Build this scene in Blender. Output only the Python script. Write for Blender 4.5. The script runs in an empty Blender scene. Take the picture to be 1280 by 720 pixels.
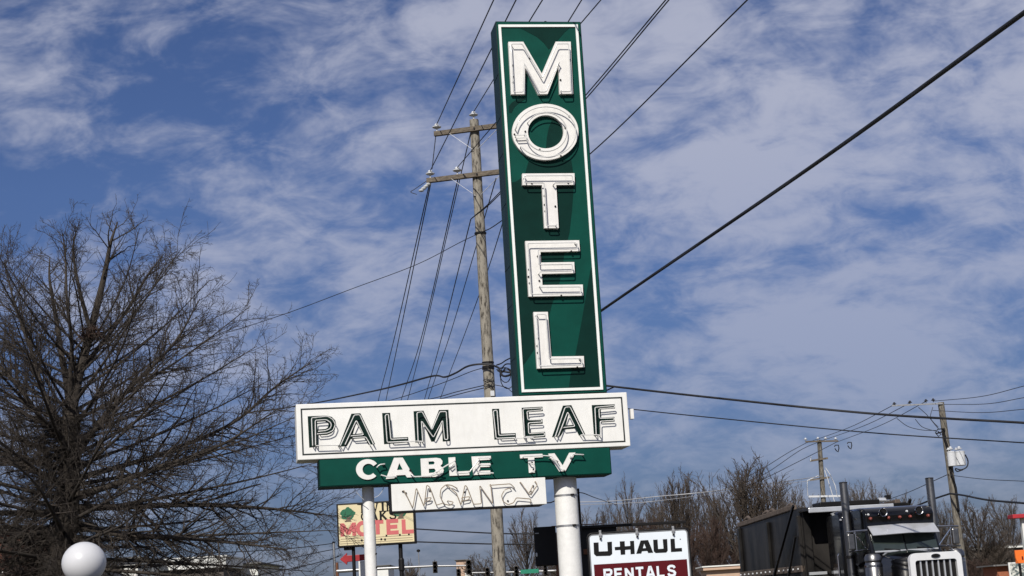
import bpy, math, random
import numpy as np
from mathutils import Vector, Matrix
R_ = math.radians
random.seed(7)
C = bpy.context.scene.collection
sc = bpy.context.scene

# ------------------------------------------------------------------ camera
FPX, PITCH, ROLL, CAMZ = 1986.8, 0.198, 0.0602, 1.6
_r0 = Vector((1, 0, 0)); _u0 = Vector((0, -math.sin(PITCH), math.cos(PITCH)))
FW = Vector((0, math.cos(PITCH), math.sin(PITCH)))
RT = math.cos(ROLL) * _r0 - math.sin(ROLL) * _u0
UP = math.sin(ROLL) * _r0 + math.cos(ROLL) * _u0
CO = Vector((0, 0, CAMZ))
cam_d = bpy.data.cameras.new('camera'); cam = bpy.data.objects.new('camera', cam_d); C.objects.link(cam)
cam_d.sensor_width = 36; cam_d.lens = FPX * 36 / 1280
cam_d.clip_start = .1; cam_d.clip_end = 8000
cam.matrix_world = Matrix(((RT.x, UP.x, -FW.x, 0), (RT.y, UP.y, -FW.y, 0), (RT.z, UP.z, -FW.z, CAMZ), (0, 0, 0, 1)))
sc.camera = cam

# ------------------------------------------------------------------ light
SUN_EL = 36.6
SUN_H = Vector((-.254, -.967, 0)).normalized()
SUN_DIR = SUN_H * math.cos(R_(SUN_EL)) + Vector((0, 0, math.sin(R_(SUN_EL))))
sun_d = bpy.data.lights.new('sun', 'SUN'); sun_d.energy = 4.5; sun_d.angle = R_(.5); sun_d.color = (1, .955, .88)
sun = bpy.data.objects.new('sun', sun_d); C.objects.link(sun)
sun.rotation_euler = SUN_DIR.to_track_quat('Z', 'Y').to_euler(); sun.location = (-10, -40, 40)
sc.view_settings.view_transform = 'Standard'; sc.view_settings.look = 'None'
sc.view_settings.exposure = 0.0; sc.view_settings.gamma = 1

world = bpy.data.worlds.new('World'); sc.world = world; world.use_nodes = True
def build_world():
    nt = world.node_tree; N = nt.nodes; L = nt.links; N.clear()
    out = N.new('ShaderNodeOutputWorld'); bg = N.new('ShaderNodeBackground')
    sky = N.new('ShaderNodeTexSky'); sky.sky_type = 'NISHITA'; sky.sun_disc = False
    sky.sun_elevation = R_(SUN_EL); sky.sun_rotation = math.atan2(SUN_H.x, SUN_H.y)
    sky.air_density = 1.0; sky.dust_density = .6; sky.ozone_density = 1.6
    tc = N.new('ShaderNodeTexCoord'); sep = N.new('ShaderNodeSeparateXYZ'); L.new(tc.outputs['Generated'], sep.inputs[0])
    def m(op, a, b=None, c=None):
        n = N.new('ShaderNodeMath'); n.operation = op
        for i, v in enumerate((a, b, c)):
            if v is None: continue
            if isinstance(v, (int, float)): n.inputs[i].default_value = v
            else: L.new(v, n.inputs[i])
        return n.outputs[0]
    # the clouds lie on a level sheet high above: direction divided by its height
    z = m('MAXIMUM', sep.outputs[2], .0); zz = m('ADD', z, .50)
    u = m('DIVIDE', sep.outputs[0], zz); v = m('DIVIDE', sep.outputs[1], zz)
    comb = N.new('ShaderNodeCombineXYZ'); L.new(u, comb.inputs[0]); L.new(v, comb.inputs[1])
    def noise(scale, det, rough, sx, sy, rot, dist=0., off=(0, 0, 0)):
        mp = N.new('ShaderNodeMapping'); L.new(comb.outputs[0], mp.inputs[0])
        mp.inputs['Scale'].default_value = (sx, sy, 1); mp.inputs['Rotation'].default_value = (0, 0, R_(rot)); mp.inputs['Location'].default_value = off
        n = N.new('ShaderNodeTexNoise'); L.new(mp.outputs[0], n.inputs['Vector'])
        n.inputs['Scale'].default_value = scale; n.inputs['Detail'].default_value = det; n.inputs['Roughness'].default_value = rough
        n.inputs['Distortion'].default_value = dist
        return n.outputs['Fac']
    big = noise(CL['big'], 3, .5, 1, .8, 20, .3, CL['off'])
    mid = noise(CL['mid'], 6, .62, .78, 1, CL['rm'], .3, (3.1, .4, 0))
    fine = noise(CL['fine'], 4, .62, .72, 1, CL['rf'], .5, (7, 2, 0))
    cov = m('ADD', m('ADD', m('MULTIPLY', big, CL['wb']), m('MULTIPLY', mid, CL['wm'])), m('MULTIPLY', fine, CL['wf']))
    mr = N.new('ShaderNodeMapRange'); mr.interpolation_type = 'SMOOTHSTEP'; L.new(cov, mr.inputs['Value'])
    mr.inputs['From Min'].default_value = CL['lo']; mr.inputs['From Max'].default_value = CL['hi']
    amount = m('MULTIPLY', mr.outputs[0], CL['dens'])
    # clouds fade out towards the horizon
    hz = N.new('ShaderNodeMapRange'); L.new(sep.outputs[2], hz.inputs['Value'])
    hz.inputs['From Min'].default_value = .02; hz.inputs['From Max'].default_value = .30
    hz.inputs['To Min'].default_value = .35; hz.inputs['To Max'].default_value = 1.
    amount = m('MULTIPLY', amount, hz.outputs[0])
    tint = N.new('ShaderNodeMix'); tint.data_type = 'RGBA'; tint.blend_type = 'MULTIPLY'; tint.inputs[0].default_value = 1
    rp = N.new('ShaderNodeMapRange'); rp.data_type = 'FLOAT_VECTOR'   # sky tint set darker towards the horizon
    rp.inputs[7].default_value = (0, 0, 0); rp.inputs[8].default_value = (.26, .26, .26); rp.inputs[9].default_value = CL['low']; rp.inputs[10].default_value = CL['tint'][:3]
    cz = N.new('ShaderNodeCombineXYZ'); [L.new(z, cz.inputs[q]) for q in range(3)]; L.new(cz.outputs[0], rp.inputs['Vector'])
    L.new(sky.outputs[0], tint.inputs[6]); L.new(rp.outputs['Vector'], tint.inputs[7])
    mix = N.new('ShaderNodeMix'); mix.data_type = 'RGBA'; L.new(amount, mix.inputs[0])
    L.new(tint.outputs[2], mix.inputs[6]); mix.inputs[7].default_value = CL['cloud']
    L.new(mix.outputs[2], bg.inputs[0]); bg.inputs[1].default_value = .1
    L.new(bg.outputs[0], out.inputs[0])
CL = dict(big=1.8, mid=8.0, fine=24., low=(.18, .215, .38), off=(2.6, 7.7, 0), rm=30, rf=24, wb=.70, wm=.74, wf=.42, lo=.785, hi=1.075, dens=.78,
          tint=(.36, .425, .64, 1), cloud=(4.95, 5.15, 6.25, 1))
build_world()

# ------------------------------------------------------------------ pixel helpers
def ray(px, py): return FW + RT * ((px - 640) / FPX) + UP * ((360 - py) / FPX)
def at(px, py, Y):
    d = ray(px, py); return CO + d * (Y / d.y)
def hor(px): return 360 + FPX * math.tan(PITCH) / math.cos(ROLL) - (px - 640) * math.tan(ROLL)
class Plane:
    """upright plane: local x along the face, local y away from the viewer, local z up"""
    def __init__(s, x, y, th):
        s.th = th; s.u = Vector((math.cos(th), math.sin(th), 0)); s.n = Vector((-math.sin(th), math.cos(th), 0)); s.O = Vector((x, y, 0))
    def loc(s, px, py, y=0.):
        d = ray(px, py); t = (y - (CO - s.O).dot(s.n)) / d.dot(s.n); p = CO + d * t - s.O
        return (p.dot(s.u), p.z)
    def pts(s, lst, y=0.): return [s.loc(a, b, y) for a, b in lst]
def Z(lst, ox, oy, k): return [(ox + a / k, oy + b / k) for a, b in lst]

# ------------------------------------------------------------------ mesh builder
class MB:
    def __init__(s): s.v = []; s.f = []
    def add(s, vs, fs):
        b = len(s.v); s.v += [tuple(p) for p in vs]; s.f += [tuple(b + i for i in f) for f in fs]; return s
    def box(s, x0, x1, y0, y1, z0, z1):
        return s.add([(x0, y0, z0), (x1, y0, z0), (x1, y1, z0), (x0, y1, z0), (x0, y0, z1), (x1, y0, z1), (x1, y1, z1), (x0, y1, z1)],
                     [(0, 3, 2, 1), (4, 5, 6, 7), (0, 1, 5, 4), (1, 2, 6, 5), (2, 3, 7, 6), (3, 0, 4, 7)])
    def bar(s, a, b, w, h=None, up=(0, 0, 1)):
        a = Vector(a); b = Vector(b); h = h or w; t = (b - a).normalized(); x = t.cross(Vector(up))
        if x.length < 1e-4: x = t.cross(Vector((1, 0, 0)))
        x.normalize(); y = x.cross(t)
        vs = [p + x * sx * w / 2 + y * sy * h / 2 for p in (a, b) for sx, sy in ((-1, -1), (1, -1), (1, 1), (-1, 1))]
        return s.add(vs, [(0, 1, 2, 3), (7, 6, 5, 4), (0, 4, 5, 1), (1, 5, 6, 2), (2, 6, 7, 3), (3, 7, 4, 0)])
    def tube(s, pts, r, n=8, caps=True):
        pts = [Vector(p) for p in pts]; k = len(pts)
        rs = r if isinstance(r, (list, tuple)) else [r] * k
        t0 = (pts[1] - pts[0]).normalized(); a = t0.orthogonal().normalized(); vs = []
        for i, p in enumerate(pts):
            t = (pts[min(i + 1, k - 1)] - pts[max(i - 1, 0)]).normalized()
            a = (a - t * a.dot(t)); a = a.normalized() if a.length > 1e-6 else t.orthogonal().normalized()
            b = t.cross(a)
            vs += [p + (a * math.cos(q) + b * math.sin(q)) * rs[i] for q in [2 * math.pi * j / n for j in range(n)]]
        fs = [(i * n + j, i * n + (j + 1) % n, (i + 1) * n + (j + 1) % n, (i + 1) * n + j) for i in range(k - 1) for j in range(n)]
        if caps: fs += [tuple(range(n))[::-1], tuple((k - 1) * n + j for j in range(n))]
        return s.add(vs, fs)
    def lathe(s, prof, n=16, c=(0, 0, 0), axis='z'):
        vs = []
        for r, z in prof:
            for j in range(n):
                q = 2 * math.pi * j / n; x, y = r * math.cos(q), r * math.sin(q)
                p = (x, y, z) if axis == 'z' else ((x, z, y) if axis == 'y' else (z, x, y))
                vs.append((p[0] + c[0], p[1] + c[1], p[2] + c[2]))
        k = len(prof)
        fs = [(i * n + j, i * n + (j + 1) % n, (i + 1) * n + (j + 1) % n, (i + 1) * n + j) for i in range(k - 1) for j in range(n)]
        fs += [tuple(range(n))[::-1], tuple((k - 1) * n + j for j in range(n))]
        return s.add(vs, fs)
    def prism(s, outer, y0, y1, holes=()):
        """outline in local x,z extruded from y0 (front) to y1 (back); holes joined with a slit"""
        def area(p): return sum(p[i][0] * p[(i + 1) % len(p)][1] - p[(i + 1) % len(p)][0] * p[i][1] for i in range(len(p)))
        outer = list(outer) if area(outer) > 0 else list(outer)[::-1]
        rings = [outer] + [list(h) if area(h) < 0 else list(h)[::-1] for h in holes]
        base = len(s.v); idx = []
        for rg in rings:
            f0 = len(s.v); s.v += [(x, y0, z) for x, z in rg]; b0 = len(s.v); s.v += [(x, y1, z) for x, z in rg]
            n = len(rg); idx.append((f0, b0, n))
            for i in range(n):
                j = (i + 1) % n; s.f.append((f0 + j, f0 + i, b0 + i, b0 + j))
        loop = [(0, i) for i in range(len(outer))]
        for h in range(1, len(rings)):
            best = min(((rings[a][i][0] - rings[h][j][0]) ** 2 + (rings[a][i][1] - rings[h][j][1]) ** 2, k, j) for k, (a, i) in enumerate(loop) for j in range(len(rings[h])))
            _, k, j = best; n = len(rings[h])
            loop = loop[:k + 1] + [(h, (j + q) % n) for q in range(n + 1)] + loop[k:]
        s.f.append(tuple(idx[a][0] + i for a, i in loop)); s.f.append(tuple(idx[a][1] + i for a, i in loop)[::-1])
        return s
    def prism_x(s, prof, x0, x1):
        """outline in local y,z extruded along x"""
        n = len(prof); a = sum(prof[i][0] * prof[(i + 1) % n][1] - prof[(i + 1) % n][0] * prof[i][1] for i in range(n))
        prof = list(prof) if a > 0 else list(prof)[::-1]
        vs = [(x0, y, z) for y, z in prof] + [(x1, y, z) for y, z in prof]
        return s.add(vs, [tuple(range(n))[::-1], tuple(range(n, 2 * n))] + [(i, (i + 1) % n, n + (i + 1) % n, n + i) for i in range(n)])
    def stroke(s, pts, w, y0, y1, closed=False):
        """flat ribbon of width w along a line in x,z"""
        p = [Vector((a, b)) for a, b in pts]; n = len(p); Lf = []; Rg = []
        for i in range(n):
            if closed: d0 = (p[i] - p[i - 1]).normalized(); d1 = (p[(i + 1) % n] - p[i]).normalized()
            else:
                d0 = (p[i] - p[i - 1]).normalized() if i else (p[1] - p[0]).normalized()
                d1 = (p[i + 1] - p[i]).normalized() if i < n - 1 else d0
            n0 = Vector((-d0.y, d0.x)); n1 = Vector((-d1.y, d1.x)); m = (n0 + n1)
            m = m.normalized() if m.length > 1e-6 else n0
            k = (w / 2) / max(.45, m.dot(n0)); Lf.append(p[i] + m * k); Rg.append(p[i] - m * k)
        vs = []
        for i in range(n):
            for q, y in ((Lf[i], y0), (Rg[i], y0), (Rg[i], y1), (Lf[i], y1)): vs.append((q.x, y, q.y))
        fs = []
        for i in range(n if closed else n - 1):
            a = i * 4; b = ((i + 1) % n) * 4
            fs += [(a + 0, a + 1, b + 1, b + 0), (a + 1, a + 2, b + 2, b + 1), (a + 2, a + 3, b + 3, b + 2), (a + 3, a + 0, b + 0, b + 3)]
        if not closed: fs += [(0, 3, 2, 1), ((n - 1) * 4, (n - 1) * 4 + 1, (n - 1) * 4 + 2, (n - 1) * 4 + 3)]
        return s.add(vs, fs)
    def mesh(s, name, m, smooth=None):
        me = bpy.data.meshes.new(name); me.from_pydata(s.v, [], s.f); me.update()
        import bmesh
        bm = bmesh.new(); bm.from_mesh(me); bmesh.ops.recalc_face_normals(bm, faces=bm.faces); bm.to_mesh(me); bm.free()
        me.materials.append(m)
        if smooth:
            for p in me.polygons: p.use_smooth = True
            me.set_sharp_from_angle(angle=R_(smooth))
        return me
def link(name, me, parent=None, loc=None, bevel=0):
    o = bpy.data.objects.new(name, me); C.objects.link(o)
    if parent: o.parent = parent
    if loc: o.location = loc
    if bevel:
        b = o.modifiers.new('bevel', 'BEVEL'); b.width = bevel; b.segments = 2; b.limit_method = 'ANGLE'; b.angle_limit = R_(35)
    return o
def part(name, mb, m, parent=None, smooth=None, bevel=0, loc=None, label=None, kind=None):
    o = link(name, mb.mesh(name, m, smooth), parent, loc, bevel)
    if label: o['label'] = label
    if kind: o['kind'] = kind
    return o
def tag(o, label, cat, group=None):
    o['label'] = label; o['category'] = cat
    if group: o['group'] = group
    return o
def thing(name, label, cat, loc=(0, 0, 0), rz=0, group=None):
    o = bpy.data.objects.new(name, None); o.empty_display_size = .3; C.objects.link(o); o.location = loc; o.rotation_euler = (0, 0, rz)
    return tag(o, label, cat, group)
def copy_tree(o, parent=None):
    c = o.copy(); C.objects.link(c)
    if parent: c.parent = parent
    for ch in list(o.children): copy_tree(ch, c)
    return c

# ------------------------------------------------------------------ materials
def mat(name, col, rough=.6, metal=0., var=.25, scale=6., bump=.0, bscale=None, stretch=(1, 1, 1), col2=None, lo=.35, hi=.65, coat=0., spec=.5, grime=0., gcol=(.12, .10, .08), emit=None):
    m = bpy.data.materials.new(name); m.use_nodes = True; nt = m.node_tree; N = nt.nodes; L = nt.links
    b = N['Principled BSDF']; b.inputs['Roughness'].default_value = rough; b.inputs['Metallic'].default_value = metal
    b.inputs['Coat Weight'].default_value = coat; b.inputs['Specular IOR Level'].default_value = spec
    tc = N.new('ShaderNodeTexCoord'); mp = N.new('ShaderNodeMapping'); mp.inputs['Scale'].default_value = stretch; L.new(tc.outputs['Object'], mp.inputs[0])
    n = N.new('ShaderNodeTexNoise'); L.new(mp.outputs[0], n.inputs['Vector']); n.inputs['Scale'].default_value = scale; n.inputs['Detail'].default_value = 6; n.inputs['Roughness'].default_value = .62
    r = N.new('ShaderNodeMapRange'); L.new(n.outputs['Fac'], r.inputs['Value']); r.inputs['From Min'].default_value = lo; r.inputs['From Max'].default_value = hi
    mx = N.new('ShaderNodeMix'); mx.data_type = 'RGBA'; L.new(r.outputs[0], mx.inputs[0])
    c2 = col2 or tuple(c * (1 - var) for c in col); mx.inputs[6].default_value = (*c2, 1); mx.inputs[7].default_value = (*col, 1)
    res = mx.outputs[2]
    if grime:
        g = N.new('ShaderNodeTexNoise'); mg = N.new('ShaderNodeMapping'); mg.inputs['Scale'].default_value = (9, 9, 1.3); L.new(tc.outputs['Object'], mg.inputs[0]); L.new(mg.outputs[0], g.inputs['Vector'])
        g.inputs['Scale'].default_value = 1.6; g.inputs['Detail'].default_value = 7; g.inputs['Roughness'].default_value = .7
        gr = N.new('ShaderNodeMapRange'); L.new(g.outputs['Fac'], gr.inputs['Value']); gr.inputs['From Min'].default_value = .5; gr.inputs['From Max'].default_value = .82; gr.inputs['To Max'].default_value = grime
        mg2 = N.new('ShaderNodeMix'); mg2.data_type = 'RGBA'; L.new(gr.outputs[0], mg2.inputs[0]); L.new(res, mg2.inputs[6]); mg2.inputs[7].default_value = (*gcol, 1); res = mg2.outputs[2]
    L.new(res, b.inputs['Base Color'])
    if bump:
        bp = N.new('ShaderNodeBump'); bp.inputs['Strength'].default_value = bump; bp.inputs['Distance'].default_value = .02
        if bscale:
            n2 = N.new('ShaderNodeTexNoise'); L.new(mp.outputs[0], n2.inputs['Vector']); n2.inputs['Scale'].default_value = bscale; n2.inputs['Detail'].default_value = 5; L.new(n2.outputs['Fac'], bp.inputs['Height'])
        else: L.new(n.outputs['Fac'], bp.inputs['Height'])
        L.new(bp.outputs[0], b.inputs['Normal'])
    return m
M = {}
M['green'] = mat('green_paint', (.002, .062, .045), .5, var=.22, scale=3, bump=.03, grime=.10, gcol=(.008, .04, .03), spec=.12)
M['green_dark'] = mat('dark_green_paint', (.002, .026, .020), .5, var=.2, scale=4, spec=.1)
M['green_side'] = mat('weathered_green_metal', (.004, .026, .022), .5, var=.5, scale=5, bump=.15, stretch=(1, 1, .4), spec=.2)
M['white'] = mat('white_sign_paint', (.80, .79, .75), .5, var=.07, scale=5, grime=.22, gcol=(.45, .42, .35), bump=.02)
M['white_letter'] = mat('white_enamel', (.80, .78, .74), .42, var=.08, scale=14, grime=.22, gcol=(.40, .36, .28), bump=.02)
M['white_strip'] = mat('white_strip_paint', (.82, .84, .80), .4, var=.05, scale=20)
M['post'] = mat('white_post_paint', (.80, .79, .76), .55, var=.10, scale=9, bump=.12, bscale=30, grime=.12, gcol=(.45, .42, .36))
M['black_line'] = mat('black_line_paint', (.012, .018, .016), .5)
M['tube'] = mat('old_neon_glass', (.74, .73, .70), .18, var=.2, scale=30)
M['letter_green'] = mat('blackish_green_print', (.001, .015, .011), .5, var=.2, spec=.15)
M['tube_brown'] = mat('brown_neon_glass', (.36, .285, .20), .25, var=.35, scale=18)
M['dark'] = mat('dark_metal', (.009, .008, .008), .5, var=.3, spec=.25)
M['black_metal'] = mat('black_sheet_metal', (.010, .009, .009), .4, var=.35, scale=3, spec=.25)
M['rust'] = mat('rusty_wood', (.17, .065, .028), .75, var=.5, scale=9, bump=.2)
M['steel'] = mat('galvanised_steel', (.42, .42, .42), .4, .7, var=.3, scale=12)
M['wood'] = mat('weathered_pole_wood', (.27, .245, .20), .95, scale=3.2, stretch=(6, 6, 1.5), col2=(.040, .033, .026), lo=.36, hi=.54, bump=.7)
M['arm_wood'] = mat('weathered_arm_wood', (.17, .14, .105), .9, scale=6, stretch=(.8, 7, 7), col2=(.07, .055, .04), bump=.4)
M['far_wood'] = mat('grey_pole_wood', (.21, .19, .155), .95, scale=3, stretch=(5, 5, 1.3), col2=(.055, .047, .038), bump=.5)
M['porcelain'] = mat('porcelain', (.62, .63, .64), .2, var=.15, scale=20)
M['porcelain_dark'] = mat('dark_insulator', (.05, .05, .055), .25, var=.3, scale=20)
M['wire'] = mat('black_wire', (.012, .012, .014), .6, var=.3)
M['wire_grey'] = mat('aluminium_wire', (.055, .060, .075), .5, .3, var=.3)
M['wire_white'] = mat('bright_wire', (.45, .45, .46), .5, .2, var=.2)
M['bark'] = mat('tree_bark', (.054, .043, .034), .95, var=.55, scale=12, stretch=(3, 3, 1), bump=.5)
M['twig'] = mat('tree_twig', (.050, .039, .031), .9, var=.45, scale=4)
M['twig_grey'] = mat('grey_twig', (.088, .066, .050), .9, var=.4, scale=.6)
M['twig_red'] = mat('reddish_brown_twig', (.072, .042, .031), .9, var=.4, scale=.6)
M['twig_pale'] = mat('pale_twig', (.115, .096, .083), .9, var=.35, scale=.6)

# ------------------------------------------------------------------ setting: ground
def struct(name, mb, m):
    o = part(name, mb, m); o['kind'] = 'structure'; return o
M['grass'] = mat('winter_grass', (.085, .085, .035), 1, var=.45, scale=.35, bump=.4, bscale=20, col2=(.12, .10, .06))
M['asphalt'] = mat('asphalt', (.052, .052, .054), .95, var=.25, scale=1.5, bump=.3, bscale=120)
M['concrete'] = mat('kerb_concrete', (.34, .33, .31), .9, var=.25, scale=3, bump=.2, bscale=60)
M['line_white'] = mat('white_road_paint', (.70, .69, .66), .8, var=.2, scale=8)
M['line_yellow'] = mat('yellow_road_paint', (.62, .42, .06), .8, var=.25, scale=8)
struct('ground', MB().add([(-4000, -4000, 0), (4000, -4000, 0), (4000, 4000, 0), (-4000, 4000, 0)], [(0, 1, 2, 3)]), M['grass'])
def sheet(x0, x1, y0, y1, z): return MB().add([(x0, y0, z), (x1, y0, z), (x1, y1, z), (x0, y1, z)], [(0, 1, 2, 3)])
struct('parking_lot', sheet(-30, 24, -30, 18, .004), M['asphalt'])
struct('road', sheet(-300, 300, 24, 46, .004), M['asphalt'])
struct('kerb', MB().box(-300, 300, 23.82, 24, 0, .13), M['concrete'])
struct('kerb', MB().box(-300, 300, 46, 46.18, 0, .13), M['concrete'])
mk = MB()
for x in range(-150, 150, 12): mk.add([(x, 29.4, .008), (x + 3, 29.4, .008), (x + 3, 29.52, .008), (x, 29.52, .008)], [(0, 1, 2, 3)])
o = struct('lane_marking', mk, M['line_white'])
struct('centre_line', MB().add([(-300, 34.8, .008), (300, 34.8, .008), (300, 34.92, .008), (-300, 34.92, .008)], [(0, 1, 2, 3)]).add([(-300, 35.1, .008), (300, 35.1, .008), (300, 35.22, .008), (-300, 35.22, .008)], [(0, 1, 2, 3)]), M['line_yellow'])

# ------------------------------------------------------------------ motel sign
def arc(cx, cy, rx, ry, a0, a1, n): return [(cx + rx * math.cos(R_(a0 + (a1 - a0) * i / (n - 1))), cy + ry * math.sin(R_(a0 + (a1 - a0) * i / (n - 1)))) for i in range(n)]
def inset(poly, d):
    p = [Vector(q) for q in poly]; n = len(p)
    A = sum(p[i].x * p[(i + 1) % n].y - p[(i + 1) % n].x * p[i].y for i in range(n)); sgn = 1 if A > 0 else -1; res = []
    for i in range(n):
        d0 = (p[i] - p[i - 1]).normalized(); d1 = (p[(i + 1) % n] - p[i]).normalized()
        n0 = Vector((-d0.y, d0.x)) * sgn; n1 = Vector((-d1.y, d1.x)) * sgn; m = n0 + n1
        m = m.normalized() if m.length > 1e-5 else n0
        q = p[i] + m * (d / max(.5, m.dot(n0))); res.append((q.x, q.y))
    return res
def densify(p, closed=True, rad=.02):
    """round the corners of a bent glass tube"""
    n = len(p); res = []
    for i in range(n):
        if not closed and i in (0, n - 1): res.append(p[i]); continue
        a = Vector(p[i - 1]); b = Vector(p[i]); c = Vector(p[(i + 1) % n])
        k0 = min(rad, (a - b).length * .4); k1 = min(rad, (c - b).length * .4)
        q0 = b + (a - b).normalized() * k0; q1 = b + (c - b).normalized() * k1
        for t in (0, .33, .67, 1): res.append(tuple(q0 * (1 - t) ** 2 + b * 2 * t * (1 - t) + q1 * t * t))
    return res

S = Plane(-.6 * math.cos(.1793), 20 - .6 * math.sin(.1793), .1793)
motel = thing('motel_sign', 'tall green and white neon motel sign reading PALM LEAF on two white posts', 'sign', S.O, S.th)
def xz(px, py, y=0.): return S.loc(px, py, y)
# upright cabinet
a0, zt = xz(619.3, 26.5); a1, _ = xz(725.8, 26.3); _, zb = xz(700, 493.5)
_, ntop = xz(640, 495.6)
DEP = .42
cab = part('upright_cabinet', MB().box(a0, a1, 0, DEP, ntop + .004, zt), M['green_side'], motel, bevel=.006)
fr = .012
part('face_panel', MB().box(a0 + fr, a1 - fr, -.004, .05, ntop + .016, zt - .012), M['green'], cab)
for px in (80, 132, 178, 240, 318, 366, 432):
    _, z = xz(620, px + 18, .2); part('side_seam', MB().box(a0 - .004, a0 + .01, .015, DEP - .015, z - .006, z + .006), M['green_side'], cab)
part('vent_cap', MB().lathe([(.03, 0), (.035, .03), (.012, .05)], 8, (a0 + .70, .12, zt)), M['dark'], cab)
patches = [
    [(650, 34.8), (671, 46), (680, 54), (686, 62), (694, 54), (700, 47), (706, 40), (712.5, 34.4)],
    [(636, 133), (640, 128), (646, 124.5), (656, 121.5), (657, 124), (650, 128), (643, 134), (639.5, 141), (636.4, 141)],
    [(690, 149.5), (686, 160), (683.5, 172), (682.5, 185.3), (692, 183), (701, 176), (704, 167), (701, 157), (696, 151)],
    [(659.5, 206), (661, 201), (714, 200), (716.2, 214), (717, 236), (715, 262), (712, 290), (706, 315), (699, 355), (690, 380), (687, 392), (677, 418), (667, 438), (656, 454), (652.7, 458), (639, 228), (645, 227), (652, 222), (657, 215)],
    [(742.8, 328), (738, 338), (732, 372), (727, 402), (720, 440), (713, 470), (711, 485), (750, 484)],
]
for p in patches:
    part('leaf_motif', MB().prism(S.pts(p, -.007), -.007, -.0035), M['green_dark'], cab)
# white border strip of the upright
bo = S.pts([(624.6, 32.2), (720.8, 32), (752.2, 485.3), (653.8, 488.6)], -.02)
part('border_strip', MB().stroke(bo, .034, -.022, -.0038, True), M['white_strip'], cab)

LD = .06; TD = .13   # letter face and tube plane in front of the cabinet face
letters = {
    'M': [[(635.5, 52.2), (654.1, 52.1), (677.3, 92), (694.6, 52), (713.4, 52), (716.4, 117), (699.6, 117.3), (698.2, 82), (684.6, 117.4), (672.8, 117.7), (656.2, 84), (656.7, 117.6), (639.1, 117.8)]],
    'T': [[(652.9, 216.9), (718.1, 216.5), (718.5, 230.9), (695.3, 231.2), (698.5, 285), (680.6, 285), (677.5, 231.3), (653.1, 231.3)]],
    'E': [Z([(133, 90), (672, 82), (680, 190), (285, 198), (290, 305), (622, 300), (628, 410), (298, 418), (305, 530), (708, 525), (712, 635), (168, 645)], 640, 290, 8)],
    'L': [Z([(215, 80), (358, 78), (393, 525), (718, 520), (724, 630), (252, 645)], 640, 380, 8)],
}
bump_up = {'M': 0, 'T': 0, 'E': 0, 'L': 0}
def glass(paths, r, m, parent, legs=True, y=None, back=0., n=6):
    for p in paths:
        q = [(a, y, b) for a, b in p]; g = MB()
        if legs: q = [(q[0][0], back, q[0][2])] + q + [(q[-1][0], back, q[-1][2])]
        part('neon_tube', g.tube(q, r, n), m, parent, smooth=60)
def sockets(parent, lst, y, r=.012):
    g = MB()
    for px, py in lst:
        x, z = xz(px, py, y); g.lathe([(r, -.012), (r, 0.004)], 7, (x, y, z), 'y')
    o = part('tube_socket', g, M['dark'], parent); o['kind'] = 'stuff'; return o
sock = {'M': [(640.5, 82), (641, 96), (641, 103), (662, 73), (712, 75), (700.5, 100)],
        'O': [(643, 168), (656.5, 164.5), (711.5, 145.5), (706.5, 160), (674.5, 187), (701, 195)],
        'T': [(680.5, 245), (680.7, 256), (681.5, 264), (664.5, 229), (710, 228.5), (694, 258)],
        'E': [(661, 337), (660.5, 346), (662, 354), (672, 320.5), (674, 351), (714, 314), (701.5, 369.5)],
        'L': [(672, 423), (671.5, 432.5), (672, 441), (673.5, 448), (721.5, 459)]}
def letter_part(ch, outer, holes=()):
    return part('letter', MB().prism(S.pts(outer, -LD), -LD, -.0045, [S.pts(h, -LD) for h in holes]), M['white_letter'], motel, label='raised white letter %s of MOTEL' % ch)
for ch, (poly,) in letters.items():
    lo = letter_part(ch, poly)
    loc = S.pts(poly, -TD); path = densify(inset(loc, .030))
    # break the loop into separate lengths of bent glass with their ends turned back into the letter
    n = len(path); cut = {'M': (3, n // 2 + 2), 'T': (2, n // 2), 'E': (6, n // 3 * 2), 'L': (3, n // 2 + 1)}[ch]
    seg1 = path[cut[0]:cut[1]]; seg2 = path[cut[1]:] + path[:cut[0] - 1]
    glass([seg1, seg2], .0078, M['tube'], lo, True, -TD, -LD)
    sockets(lo, sock[ch], -LD - .002)
oo = arc(681.7, 164.8, 41.4, 35.1, 0, 354, 60); oi = arc(682.2, 164.7, 22.3, 20.8, 0, 350, 36)
lo = letter_part('O', oo, [oi])
tl = S.pts(arc(682.2, 164.8, 37.6, 31.4, 188, 505, 50), -TD); tl2 = S.pts(arc(682.4, 165, 26, 24.2, 176, -148, 44), -TD)
glass([tl, tl2, S.pts([(645, 169), (658, 168.5)], -TD), S.pts([(646, 172.6), (659, 172)], -TD)], .0078, M['tube'], lo, True, -TD, -LD)
sockets(lo, sock['O'], -LD - .002)

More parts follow.
